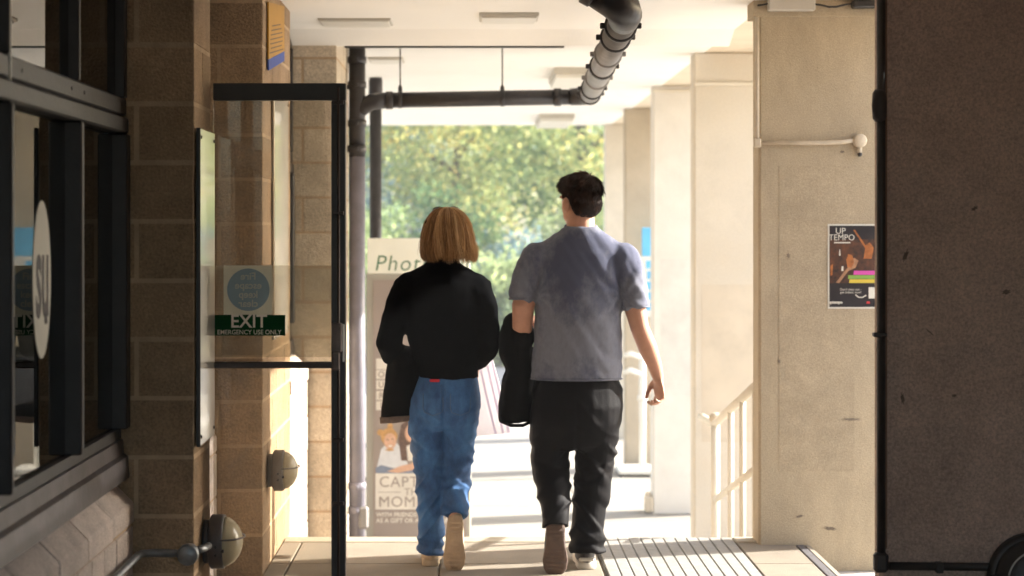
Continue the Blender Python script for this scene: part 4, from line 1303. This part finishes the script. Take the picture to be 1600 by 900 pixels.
def shoe_raised(parent, x, y, ztoe, zheel, sole, upper, w=0.05, lean=0.1, name='shoe', sx=0.0):
    """a pushing-off shoe: toe down, the sole turned to the back (towards -y)"""
    H = zheel - ztoe
    outline = []
    for f, hw in ((0, .45), (.04, .72), (.12, .95), (.27, 1.05), (.4, .96), (.55, .78), (.7, .74), (.85, .8), (.95, .66), (1.0, .36)):
        outline.append((f, hw))
    def face(yoff, e):
        P = []
        for sgn, seq in ((-1, outline), (1, outline[::-1])):
            for f, hw in seq:
                z = ztoe + H * f
                yy = y + yoff + lean * (f - 0.25) ** 2 * (1 if f > .25 else -1) * .35
                P.append(Vector((x + sgn * w * hw * e + sx * f, yy, z)))
        return P
    o = MB().rings([face(-.004, .93), face(0, 1.0), face(.024, 1.0), face(.03, .95)]).build(name, sole, parent, True)
    u = MB()
    u.tube([(x, y + .045, ztoe + .03), (x + sx * .3, y + .05, ztoe + H * .35), (x + sx * .6, y + .062, ztoe + H * .7), (x + sx, y + .06, ztoe + H * .93)], [w * .75, w * .95, w * .85, w * .72], 16, True)
    place('upper', remesh(u, .006, 3), upper, o)
    for f in (.12, .2, .28, .36, .44, .72, .8, .88):
        hw = np.interp(f, [a for a, _ in outline], [b for _, b in outline]) * w * .78
        z = ztoe + H * f
        yy = y - .004 + lean * (f - 0.25) ** 2 * (1 if f > .25 else -1) * .35
        piece('tread', o, sole, x + sx * f - hw, x + sx * f + hw, yy - .0025, yy + .002, z - .004, z + .004, .001)
    return o

# ------------------------------------------------------------------ the man
MY = 8.78
man = thing('person', (0.47, MY, 0), 'man in a blue-grey T-shirt and black trousers walking away, jacket over his left arm', 'person')
hc = Vector((0.488, MY + 0.01, 1.676))
HK = 1.06
yaw = Matrix.Rotation(math.radians(30), 3, 'Z')
b = MB()
head_parts(b, hc, HK, yaw)
b.tube([(0.488, MY - .005, 1.46), (0.489, MY - .005, 1.55), (0.490, MY + .005, 1.62), (0.49, MY + .01, 1.67)], [.078, .066, .062, .06], 20, True)
b.rings([ring(.475, MY + .01, .80, .16, .10), ring(.478, MY + .01, 1.0, .165, .105), ring(.48, MY + .01, 1.2, .175, .105), ring(.484, MY, 1.38, .17, .09), ring(.487, MY - .005, 1.46, .15, .08), ring(.488, MY - .005, 1.50, .08, .065)])
# right arm, hanging
ra = [(.65, MY - .005, 1.40), (.712, MY - .015, 1.31), (.734, MY - .02, 1.20), (.757, MY - .025, 1.10), (.795, MY - .005, 1.01), (.828, MY + .02, .93), (.846, MY + .035, .872)]
b.tube(ra, [.045, .05, .05, .043, .044, .035, .027], 18, True)
hand(b, (.847, MY + .037, .866), (.10, .12, -1), (-.75, -.55, .05), (-.45, .85, 0), 1.05, 1.0)
# left arm, bent forward under the draped jacket
la = [(.315, MY - .005, 1.40), (.255, MY - .02, 1.31), (.226, MY - .03, 1.20), (.222, MY - .015, 1.10), (.225, MY + .02, 1.075), (.235, MY + .16, 1.10), (.25, MY + .27, 1.12)]
b.tube(la, [.045, .05, .052, .046, .045, .038, .028], 18, True)
hand(b, (.25, MY + .27, 1.12), (.25, 1, .05), (.3, 0, -1), (1, -.2, .2), 1.2, 1.0)
# legs inside the trousers
legR = [(.55, MY, .86), (.562, MY + .03, .66), (.555, MY + .05, .46), (.525, MY + .035, .25), (.512, MY + .02, .09)]
legL = [(.40, MY, .86), (.378, MY + .03, .66), (.372, MY + .06, .47), (.374, MY - .03, .32), (.37, MY - .105, .235)]
b.tube(legR, [.06, .062, .045, .042, .034], 14, True)
b.tube(legL, [.06, .062, .045, .042, .034], 14, True)
place('body', remesh(b, .0042, 3, .45), 'skin', man)
eyes(man, hc, HK, yaw)

# T-shirt
s_ = MB()
s_.rings([ring(.470, MY + .008, .862, .208, .124, 36), ring(.472, MY + .008, .92, .206, .125, 36), ring(.476, MY + .008, 1.02, .200, .128, 36), ring(.479, MY + .005, 1.16, .199, .13, 36),
          ring(.481, MY, 1.28, .206, .13, 36), ring(.483, MY - .006, 1.37, .215, .126, 36), ring(.485, MY - .01, 1.435, .214, .114, 36), ring(.487, MY - .01, 1.482, .186, .098, 36),
          ring(.489, MY - .01, 1.518, .138, .084, 36), ring(.490, MY - .008, 1.545, .094, .076, 36), ring(.490, MY - .006, 1.562, .076, .07, 36)])
s_.ell((.302, MY - .01, 1.405), (.098, .088, .088))
s_.ell((.672, MY - .008, 1.405), (.094, .088, .088))
s_.tube([(.33, MY - .01, 1.43), (.268, MY - .012, 1.37), (.236, MY - .022, 1.30), (.222, MY - .03, 1.225)], [.082, .079, .069, .060], 22)
s_.tube([(.645, MY - .008, 1.43), (.70, MY - .01, 1.37), (.722, MY - .014, 1.29), (.738, MY - .02, 1.19)], [.082, .078, .07, .064], 22)
shirt = remesh(s_, .0085, 4, .5)
def shirt_fold(p, n_):
    u = p.x - .48
    d = 0
    back = 1.0
    # long diagonal drags from the right shoulder blade to the left hip
    q = u * 1.0 + (p.z - 1.15) * .62
    d += .0062 * ridged(noise.noise(Vector((q * 11, p.y * 3, p.z * 1.6)))) * max(0, 1 - abs(p.z - 1.12) / .42)
    d += .004 * noise.noise(Vector((q * 26 + 5, p.y * 5, p.z * 4)))
    # creases gathered at the armpits
    for ax in (.285, .675):
        r = math.hypot(p.x - ax, (p.z - 1.25) * .8)
        if r < .2:
            a = math.atan2(p.z - 1.25, p.x - ax)
            d += .006 * math.sin(a * 9 + noise.noise(p * 9) * 2) * (1 - r / .2) * min(1, r / .04)
    # bunching above the hem on the right
    if p.z < 1.05:
        d += .008 * noise.noise(Vector((p.x * 7, p.y * 5, p.z * 26 + u * 16))) * min(1, (1.05 - p.z) / .1) * (1.3 if u > .08 else .6)
    return d
displace(shirt, shirt_fold)
tsh = place('t_shirt', shirt, 'tshirt', man)
MB().tube([Vector((.490 + .0705 * math.cos(a), MY - .006 + .066 * math.sin(a), 1.561 + .01 * math.sin(a) * 1)) for a in [2 * math.pi * k / 32 for k in range(33)]], .0075, 8).build('collar_rib', 'tshirt', tsh, True)

MB().tube([Vector((.222 + .061 * math.cos(a), MY - .03 + .06 * math.sin(a), 1.232)) for a in [2 * math.pi * k / 26 for k in range(27)]], .0035, 6).build('sleeve_hem', 'tshirt', tsh, True)
MB().tube([Vector((.7375 + .065 * math.cos(a), MY - .02 + .064 * math.sin(a), 1.197)) for a in [2 * math.pi * k / 26 for k in range(27)]], .0035, 6).build('sleeve_hem', 'tshirt', tsh, True)
MB().tube([Vector((.470 + .209 * math.cos(a), MY + .008 + .125 * math.sin(a), .866)) for a in [2 * math.pi * k / 48 for k in range(49)]], .0035, 6).build('bottom_hem', 'tshirt', tsh, True)

# trousers
q = MB()
q.rings([ring(.474, MY + .012, .885, .185, .112, 30), ring(.475, MY + .008, .82, .206, .128, 30), ring(.474, MY, .74, .212, .14, 30), ring(.472, MY + .002, .66, .206, .135, 30), ring(.468, MY + .01, .585, .19, .115, 30), ring(.462, MY + .015, .54, .15, .09, 30)])
q.tube([(.560, MY, .74), (.568, MY + .02, .62), (.560, MY + .04, .50), (.546, MY + .04, .38), (.532, MY + .03, .27), (.521, MY + .02, .17), (.519, MY + .012, .105), (.522, MY + .012, .07)], [.108, .104, .096, .088, .082, .079, .083, .086], 24)
q.tube([(.364, MY, .74), (.352, MY + .02, .62), (.350, MY + .045, .51), (.358, MY + .035, .44), (.366, MY - .01, .36), (.372, MY - .06, .29), (.373, MY - .085, .24), (.372, MY - .1, .2)], [.106, .1, .092, .088, .079, .072, .067, .064], 24)
tro = remesh(q, .007, 4, .5)
def tro_fold(p, n_):
    R = p.x > .462
    sl = (p.x - .462) * (10 if R else -10)
    d = .0045 * noise.noise(Vector((p.x * 16, p.y * 12, p.z * 3 + 3)))
    amp = .014 if p.z < .56 else .006
    v = abs(noise.noise(Vector((p.x * 4 + 2, p.y * 5, p.z * 10 + sl))))
    d += amp * (.35 - min(.7, v * 2.2))
    # creases behind the knees
    kz = .46 if R else .47
    for q_, a_ in ((0, .008), (.05, .006), (-.045, .007)):
        zz = kz + q_ + (p.x - (.555 if R else .355)) * (.35 if R else -.3)
        d -= a_ * max(0, .45 + 1.1 * noise.noise(Vector((p.x * 17 + zz * 30, p.y * 9, q_ * 50)))) * math.exp(-((p.z - zz) / .012) ** 2)
    if p.z < .2:
        d += .011 * math.sin(p.z * 85 + noise.noise(p * 10) * 3 + p.x * 24) * (1 - p.z / .2)
    # seat seam
    if p.y < MY and p.z > .5:
        d -= .007 * math.exp(-((p.x - .466) / .007) ** 2) * min(1, max(0, (.8 - p.z) / .1))
    return d
displace(tro, tro_fold)
trousers = place('trousers', tro, 'trousers', man)
shoe_flat(man, .515, MY - .02, 'shoe_white', 'shoe_black', 'shoe_white', .29, .052)
shoe_raised(man, .366, MY - .155, -.004, .238, 'sole_brown', 'shoe_black', .054, .12, sx=.004)

# hair
hb = MB()
def hp(p):
    return hc + yaw @ Vector(p)
hb.ell(hp((0, -.014, .04)), (.086, .108, .091), 28, 18, yaw)
hb.ell(hp((0, -.05, -.004)), (.077, .063, .072), 20, 12, yaw)
hb.ell(hp((0, .045, .07)), (.074, .066, .052), 18, 12, yaw)
hbm = remesh(hb, .006, 8)
def inside_face(p):
    l = yaw.transposed() @ (p - hc)
    return l
bm = bmesh.new()
bm.from_mesh(hbm)
kill = []
for f in bm.faces:
    l = inside_face(f.calc_center_median())
    front = l.y > .03 and l.z < .055
    low = l.z < (-.062 if l.y < -.02 else -.01 if l.y < .01 else .03)
    ear = abs(l.x) > .055 and -.03 < l.y < .03 and l.z < .012
    if front or low or ear:
        kill.append(f)
bmesh.ops.delete(bm, geom=kill, context='FACES')
bm.to_mesh(hbm)
roots = [(v.co.copy(), v.normal.copy()) for v in bm.verts if v.link_faces]
bm.free()
paths, rad, tn = [], [], []
for k in range(6500):
    p, n_ = random.choice(roots)
    l = inside_face(p)
    flow = l - Vector((.012, -.055, .135)) + Vector((0, .02 if l.z > .05 else -.01, 0))
    flow = yaw @ flow
    flow = (flow - n_ * flow.dot(n_)).normalized()
    clump = noise.noise(p * 38)
    L = random.uniform(.02, .04) * (1.2 if l.z > .06 else .65)
    lift = .24 + .16 * clump + random.uniform(-.1, .16)
    q1 = p - n_ * .002
    d1 = (flow + n_ * lift + Vector((clump * .4, 0, 0))).normalized()
    q2 = q1 + d1 * L * .5
    q3 = q2 + (d1 + flow * .6 - n_ * .35).normalized() * L * .5
    paths.append([q1, q2, q3])
    rad.append(.0013)
    tn.append(min(1, max(0, .42 + .45 * clump + random.uniform(-.25, .25))))
hair = join_meshes(hbm, strands(paths, rad, tn), 'hair', .25)
place('hair', hair, 'hair_brown', man)

# jacket over his left forearm
J = MB()
J.ell((.205, MY + .07, 1.06), (.085, .13, .085), 18, 12)
J.ell((.185, MY + .06, 1.10), (.05, .09, .07), 16, 10)
J.rings([ring(.192, MY + .06, .66, .078, .085, 24), ring(.195, MY + .06, .74, .079, .09, 24), ring(.20, MY + .06, .83, .074, .092, 24), ring(.206, MY + .065, .90, .062, .092, 24), ring(.195, MY + .065, .98, .076, .1, 24), ring(.195, MY + .065, 1.05, .078, .1, 24), ring(.20, MY + .06, 1.10, .06, .08, 24)])
J.rings([ring(.235, MY + .12, .70, .07, .05, 20), ring(.235, MY + .12, .85, .07, .05, 20), ring(.23, MY + .12, 1.0, .06, .06, 20)])
jm = remesh(J, .009, 3)
displace(jm, lambda p, n_: .012 * noise.noise(Vector((p.x * 26, p.y * 22, p.z * 4))) + .006 * noise.noise(p * 18) - .002)
jk = thing('jacket', (.2, MY + .06, .66), 'black jacket hanging over the man\'s left forearm', 'jacket')
place('drape', jm, 'black_cloth', jk)
MB().tube([(.125, MY + .03, .668), (.17, MY - .03, .655), (.225, MY - .028, .655), (.268, MY + .03, .668)], .008, 8).build('hem', 'black_cloth', jk, True)

# ------------------------------------------------------------------ the woman
WY = 8.87
wom = thing('person', (-0.13, WY, 0), 'woman with a blonde bob in a black jacket and blue jeans walking away', 'person')
wc = Vector((-0.125, WY + .02, 1.525))
ident = Matrix.Identity(3)
b = MB()
head_parts(b, wc, 0.93, ident)
b.tube([(-.137, WY, 1.33), (-.134, WY + .005, 1.40), (-.128, WY + .015, 1.48), (-.126, WY + .02, 1.51)], [.065, .054, .051, .05], 18, True)
b.rings([ring(-.12, WY + .005, .80, .1, .07), ring(-.13, WY, 1.0, .125, .09), ring(-.14, WY, 1.15, .14, .095), ring(-.142, WY, 1.27, .155, .085), ring(-.14, WY, 1.34, .11, .065), ring(-.138, WY, 1.37, .06, .055)])
b.tube([(-.005, WY, 1.28), (.04, WY - .02, 1.18), (.055, WY - .02, 1.06), (.052, WY + .04, 1.02), (.03, WY + .15, .95), (.012, WY + .23, .90)], [.045, .042, .037, .036, .03, .023], 16, True)
hand(b, (.012, WY + .23, .90), (-.05, .6, -.8), (-1, .1, 0), (0, 1, .6), 1.1, .88)
b.tube([(-.28, WY, 1.28), (-.345, WY - .02, 1.18), (-.378, WY - .03, 1.04), (-.375, WY + .02, 1.0), (-.33, WY + .14, .96), (-.29, WY + .22, .96)], [.045, .042, .037, .036, .03, .023], 16, True)
hand(b, (-.29, WY + .22, .96), (.4, .9, 0), (.3, 0, -1), (.8, -.3, .3), 1.1, .88)
b.tube([(-.175, WY, .84), (-.20, WY + .02, .62), (-.205, WY + .03, .43), (-.198, WY + .0, .22), (-.193, WY - .01, .07)], [.05, .052, .038, .036, .03], 14, True)
b.tube([(-.065, WY, .84), (-.075, WY + .03, .62), (-.08, WY + .07, .46), (-.085, WY - .01, .34), (-.088, WY - .08, .245)], [.05, .052, .038, .036, .03], 14, True)
place('body', remesh(b, .0042, 3, .45), 'skin', wom)
eyes(wom, wc, 0.93, ident)

# jacket with stand collar and full sleeves
s_ = MB()
s_.rings([ring(-.112, WY + .005, .862, .138, .122, 34), ring(-.12, WY + .005, .93, .142, .122, 34), ring(-.137, WY, 1.03, .166, .124, 34), ring(-.142, WY, 1.13, .176, .125, 34), ring(-.142, WY - .004, 1.22, .182, .122, 34),
          ring(-.142, WY - .006, 1.29, .192, .112, 34), ring(-.142, WY - .006, 1.335, .176, .095, 34), ring(-.142, WY - .004, 1.365, .13, .08, 34), ring(-.141, WY, 1.385, .09, .072, 34), ring(-.14, WY + .002, 1.40, .073, .067, 34), ring(-.139, WY + .003, 1.43, .07, .065, 34)])
s_.ell((-.005, WY - .006, 1.275), (.086, .08, .078))
s_.ell((-.285, WY - .006, 1.275), (.088, .08, .078))
s_.tube([(.015, WY - .005, 1.29), (.045, WY - .015, 1.2), (.062, WY - .02, 1.1), (.063, WY - .005, 1.03), (.052, WY + .05, .985), (.03, WY + .15, .94), (.018, WY + .2, .92)], [.068, .063, .059, .061, .058, .048, .04], 20)
s_.tube([(-.30, WY - .005, 1.29), (-.345, WY - .015, 1.2), (-.375, WY - .025, 1.1), (-.389, WY - .015, 1.02), (-.375, WY + .04, .975), (-.335, WY + .13, .955), (-.30, WY + .19, .955)], [.068, .064, .06, .062, .06, .05, .04], 20)
jm = remesh(s_, .0085, 3)
displace(jm, lambda p, n_: .006 * noise.noise(Vector((p.x * 9, p.y * 9, p.z * 14 + p.x * 8))) + .003 * noise.noise(p * 30))
jac = place('jacket', jm, 'black_knit', wom)
MB().cbox(-.2, -.155, WY - .121, WY - .112, .853, .866, .003).build('red_hem', 'red_cloth', wom)

# jeans
q = MB()
q.rings([ring(-.115, WY + .005, .905, .125, .1, 30), ring(-.118, WY, .85, .142, .118, 30), ring(-.125, WY - .005, .78, .160, .132, 30), ring(-.13, WY - .002, .71, .166, .128, 30), ring(-.135, WY + .005, .655, .155, .11, 30), ring(-.138, WY + .01, .62, .12, .085, 30)])
q.tube([(-.205, WY, .76), (-.222, WY + .01, .66), (-.222, WY + .02, .56), (-.212, WY + .03, .46), (-.205, WY + .02, .34), (-.2, WY + .005, .22), (-.196, WY - .005, .12), (-.195, WY - .006, .05)], [.088, .086, .078, .07, .065, .064, .062, .06], 22)
q.tube([(-.062, WY, .76), (-.064, WY + .015, .66), (-.07, WY + .035, .57), (-.075, WY + .06, .48), (-.079, WY + .03, .40), (-.084, WY - .02, .33), (-.087, WY - .062, .265), (-.088, WY - .075, .235)], [.091, .088, .08, .074, .072, .067, .063, .061], 22)
jn = remesh(q, .0065, 4, .5)
def jean_fold(p, n_):
    R = p.x > -.14
    sl = (p.x + .14) * (14 if R else -14)
    d = .003 * noise.noise(Vector((p.x * 14, p.y * 12, p.z * 7)))
    if p.z < .72:
        amp = .016 * min(1, (.72 - p.z) / .12)
        v = abs(noise.noise(Vector((p.x * 4, p.y * 5 + 4, p.z * 12 + sl))))
        d += amp * (.35 - min(.75, v * 2.4))
    # drags under the seat and creases behind the knees
    cx = -.068 if R else -.215
    for zz, a_, sw in ((.70, .011, .55), (.66, .008, .5), (.53, .009, .6), (.475, .013, .35), (.43, .013, .25), (.385, .010, .3), (.27, .008, -.3)):
        z0_ = zz + (p.x - cx) * (sw if R else -sw)
        if p.y < WY + .05:
            d -= a_ * max(0, .45 + 1.1 * noise.noise(Vector((p.x * 20 + zz * 40, p.y * 9, zz * 70)))) * math.exp(-((p.z - z0_) / .011) ** 2)
    if p.z < .13:
        d += .006 * math.sin(p.z * 120 + p.x * 30)
    if p.y < WY and p.z > .62:
        d -= .010 * math.exp(-((p.x + .138) / .008) ** 2) * min(1, max(0, (.87 - p.z) / .08))
    return d
displace(jn, jean_fold)
jo = place('jeans', jn, 'jeans', wom)
co = [v.co + WL[jo.name] for v in jn.vertices]
def on_back(x, z):
    best = None
    for p in co:
        if abs(p.x - x) < .007 and abs(p.z - z) < .007 and (best is None or p.y < best):
            best = p.y
    return best if best is not None else WY - .12
for cx in (-.06, -.185):
    ptsl = [(cx - .045, .80), (cx - .046, .735), (cx - .04, .715), (cx, .70), (cx + .04, .715), (cx + .046, .735), (cx + .045, .80)]
    dense = []
    for (a, b_) in zip(ptsl[:-1], ptsl[1:]):
        for f in (0, .25, .5, .75):
            dense.append((a[0] + (b_[0] - a[0]) * f, a[1] + (b_[1] - a[1]) * f))
    MB().tube([(x, on_back(x, z) - .001, z) for x, z in dense], .0016, 6).build('pocket_stitching', 'jean_stitch', jo, True)

shoe_flat(wom, -.197, WY - .035, 'shoe_beige', 'shoe_beige', None, .24, .047)
shoe_raised(wom, -.089, WY - .145, -.006, .243, 'sole_tan', 'shoe_beige', .048, .12, sx=.006)

# blonde bob: shell and long strands
prof = [(0.004, 1.652), (.03, 1.648), (.056, 1.634), (.08, 1.608), (.098, 1.57), (.109, 1.53), (.117, 1.49), (.121, 1.458), (.118, 1.434), (.106, 1.416)]
def hair_pt(a, t, dr=0.0, dz=0.0):
    """a = angle, 0 = straight back (-y); t along the profile"""
    x = t * (len(prof) - 1)
    i = min(int(x), len(prof) - 2)
    f = x - i
    r = prof[i][0] * (1 - f) + prof[i + 1][0] * f + dr * min(1, t * 2.5)
    z = prof[i][1] * (1 - f) + prof[i + 1][1] * f + dz * t
    flick = max(0, math.sin(a)) * max(0, t - .75) * .11
    return Vector((-.124 + math.sin(a) * (r * 1.0 + flick) + .004 * t, WY + .015 - math.cos(a) * r * 1.02, z))
sh = MB()
A = [math.radians(v) for v in range(-128, 129, 8)]
grid = [[hair_pt(a, t, -.008) for t in [k / 14 for k in range(15)]] for a in A]
V = [p for row in grid for p in row]
F = [(i * 15 + j, i * 15 + j + 1, (i + 1) * 15 + j + 1, (i + 1) * 15 + j) for i in range(len(A) - 1) for j in range(14)]
sh.add(V, F)
shm = sh.mesh('shell', True)
paths, rad, tn = [], [], []
for k in range(5200):
    a = math.radians(random.uniform(-130, 130))
    cl = noise.noise(Vector((a * 4.5, 0.3, 0)))
    cl2 = noise.noise(Vector((a * 13, 4.3, 0)))
    dr = .006 * cl + .009 * cl2 + random.uniform(-.008, .004)
    dz = .026 * cl2 + random.uniform(-.02, .016)
    t0 = random.choice((0, 0, 0, .1, .2, .3))
    wob = random.uniform(-.13, .13)
    if k % 60 == 0:
        dr += random.uniform(.006, .016)
    t1 = random.uniform(.78, .97) if k % 3 == 0 else random.uniform(.95, 1.0)
    if k % 45 == 0:
        wob *= 3
    pts = []
    for j in range(11):
        t = t0 + (t1 - t0) * j / 10
        w_ = .05 * math.sin(t * 6 + cl * 7) + wob * t + .09 * cl2 * t
        p = hair_pt(a + w_, t, dr + .004 * math.sin(t * 9 + cl2 * 8) * t, dz)
        pts.append(p)
    paths.append(pts)
    rad.append(random.uniform(.0009, .0019))
    side = .2 * math.sin(a)  # sunlit right edge and darker middle are put into the strand tint
    tn.append(min(1, max(0, .42 + .26 * cl2 + .2 * cl + side * 1.3 + .25 * abs(math.sin(a)) - .1 + random.uniform(-.26, .26))))
place('hair', join_meshes(shm, strands(paths, rad, tn), 'hair', .12), 'hair_blond', wom)

# sunglasses pushed up on her head
SGZ = -.012
sg = thing('sunglasses', (-.145, WY + .075, 1.63), 'sunglasses pushed up on the woman\'s blonde hair', 'sunglasses')
for sx_ in (-1, 1):
    cx = -.128 + sx_ * .034
    MB().lathe((cx, WY + .09, 1.65 + SGZ - .004 * (sx_ > 0)), (0, .5, .8), [(0, .027), (.002, .027)], 20).build('lens', 'lens', sg)
    MB().tube([Vector((cx + .028 * math.cos(a), WY + .091 + .022 * math.sin(a), 1.651 + SGZ - .014 * math.sin(a))) for a in [2 * math.pi * k / 20 for k in range(21)]], .0025, 6).build('rim', 'tortoise', sg, True)
    MB().tube([(-.128 + sx_ * .062, WY + .085, 1.648 + SGZ), (-.128 + sx_ * .075, WY + .03, 1.632 + SGZ), (-.128 + sx_ * .094, WY - .03, 1.59 + SGZ)], .0028, 6).build('temple_arm', 'tortoise', sg, True)

# coat over her left arm
K = MB()
K.rings([ring(-.326, WY + .03, .672, .108, .06, 26, .12), ring(-.324, WY + .03, .72, .107, .062, 26, .05), ring(-.325, WY + .035, .80, .092, .065, 26), ring(-.325, WY + .05, .88, .08, .07, 26), ring(-.33, WY + .06, .95, .065, .07, 26), ring(-.335, WY + .06, 1.0, .045, .05, 26)])
K.ell((-.335, WY + .07, .95), (.07, .1, .06))
km = remesh(K, .009, 2)
displace(km, lambda p, n_: .007 * noise.noise(Vector((p.x * 26, p.y * 20, p.z * 3.5))) + .003 * noise.noise(p * 20))
ct = thing('coat', (-.33, WY + .04, .67), 'black coat with a brown hem carried over the woman\'s left arm', 'coat')
place('drape', km, 'black_cloth', ct)
hem = MB()
hem.rings([ring(-.327, WY + .03, z_, .108, .061, 28, .1) for z_ in (.66, .666)] + [ring(-.326, WY + .03, .688, .1115, .0645, 28, .1), ring(-.326, WY + .03, .692, .105, .058, 28, .1)])
hm = hem.mesh('hem', True)
displace(hm, lambda p, n_: .006 * noise.noise(Vector((p.x * 26, p.y * 20, .68 * 3.5))))
place('hem', hm, 'coat_lining', ct)

# white striped paper bag in her right hand
bg_ = thing('paper_bag', (.06, WY + .36, .57), 'white striped paper bag held in front of the woman\'s right hip', 'bag')
def bagpt(u, v, d):
    # u across, v up, d depth; the bag hangs tilted
    x = -.06 + u * .23 - (v) * .085 + .02
    return (x, WY + .46 + d, .56 + v * .36 + (1 - u) * -.02)
B8 = [bagpt(0, 0, 0), bagpt(1, 0, 0), bagpt(1, 0, .1), bagpt(0, 0, .1), bagpt(.05, 1, .03), bagpt(.95, 1, .03), bagpt(.95, 1, .07), bagpt(.05, 1, .07)]
MB().add(B8, [(0, 3, 2, 1), (4, 5, 6, 7), (0, 1, 5, 4), (1, 2, 6, 5), (2, 3, 7, 6), (3, 0, 4, 7)]).build('sack', 'bag_paper', bg_)
for u in (.62, .78, .9):
    MB().add([bagpt(u, .01, -.0015), bagpt(u + .045, .01, -.0015), bagpt(u + .04, .99, .0285), bagpt(u, .99, .0285)], [(0, 1, 2, 3)]).build('stripe', 'bag_stripe', bg_)
MB().tube([bagpt(.3, .98, .03), (.0, WY + .47, .955), bagpt(.7, .98, .03)], .0035, 8).build('handle', 'bag_handle', bg_, True)

# ================================================================== HAZE
hv = bpy.data.materials.new('haze')
hv.use_nodes = True
hn = hv.node_tree
hn.nodes.remove(hn.nodes['Principled BSDF'])
pv = hn.nodes.new('ShaderNodeVolumePrincipled')
pv.inputs['Color'].default_value = (0.93, 0.95, 0.97, 1)
pv.inputs['Density'].default_value = 0.0028
hn.links.new(pv.outputs[0], hn.nodes['Material Output'].inputs['Volume'])
hz = MB().box(-24, 34, -14, 78, -1.9, 14.5).build('haze', hv)
hz['kind'] = 'stuff'
tag(hz, 'thin pale haze hanging in the air over the whole place', 'haze')
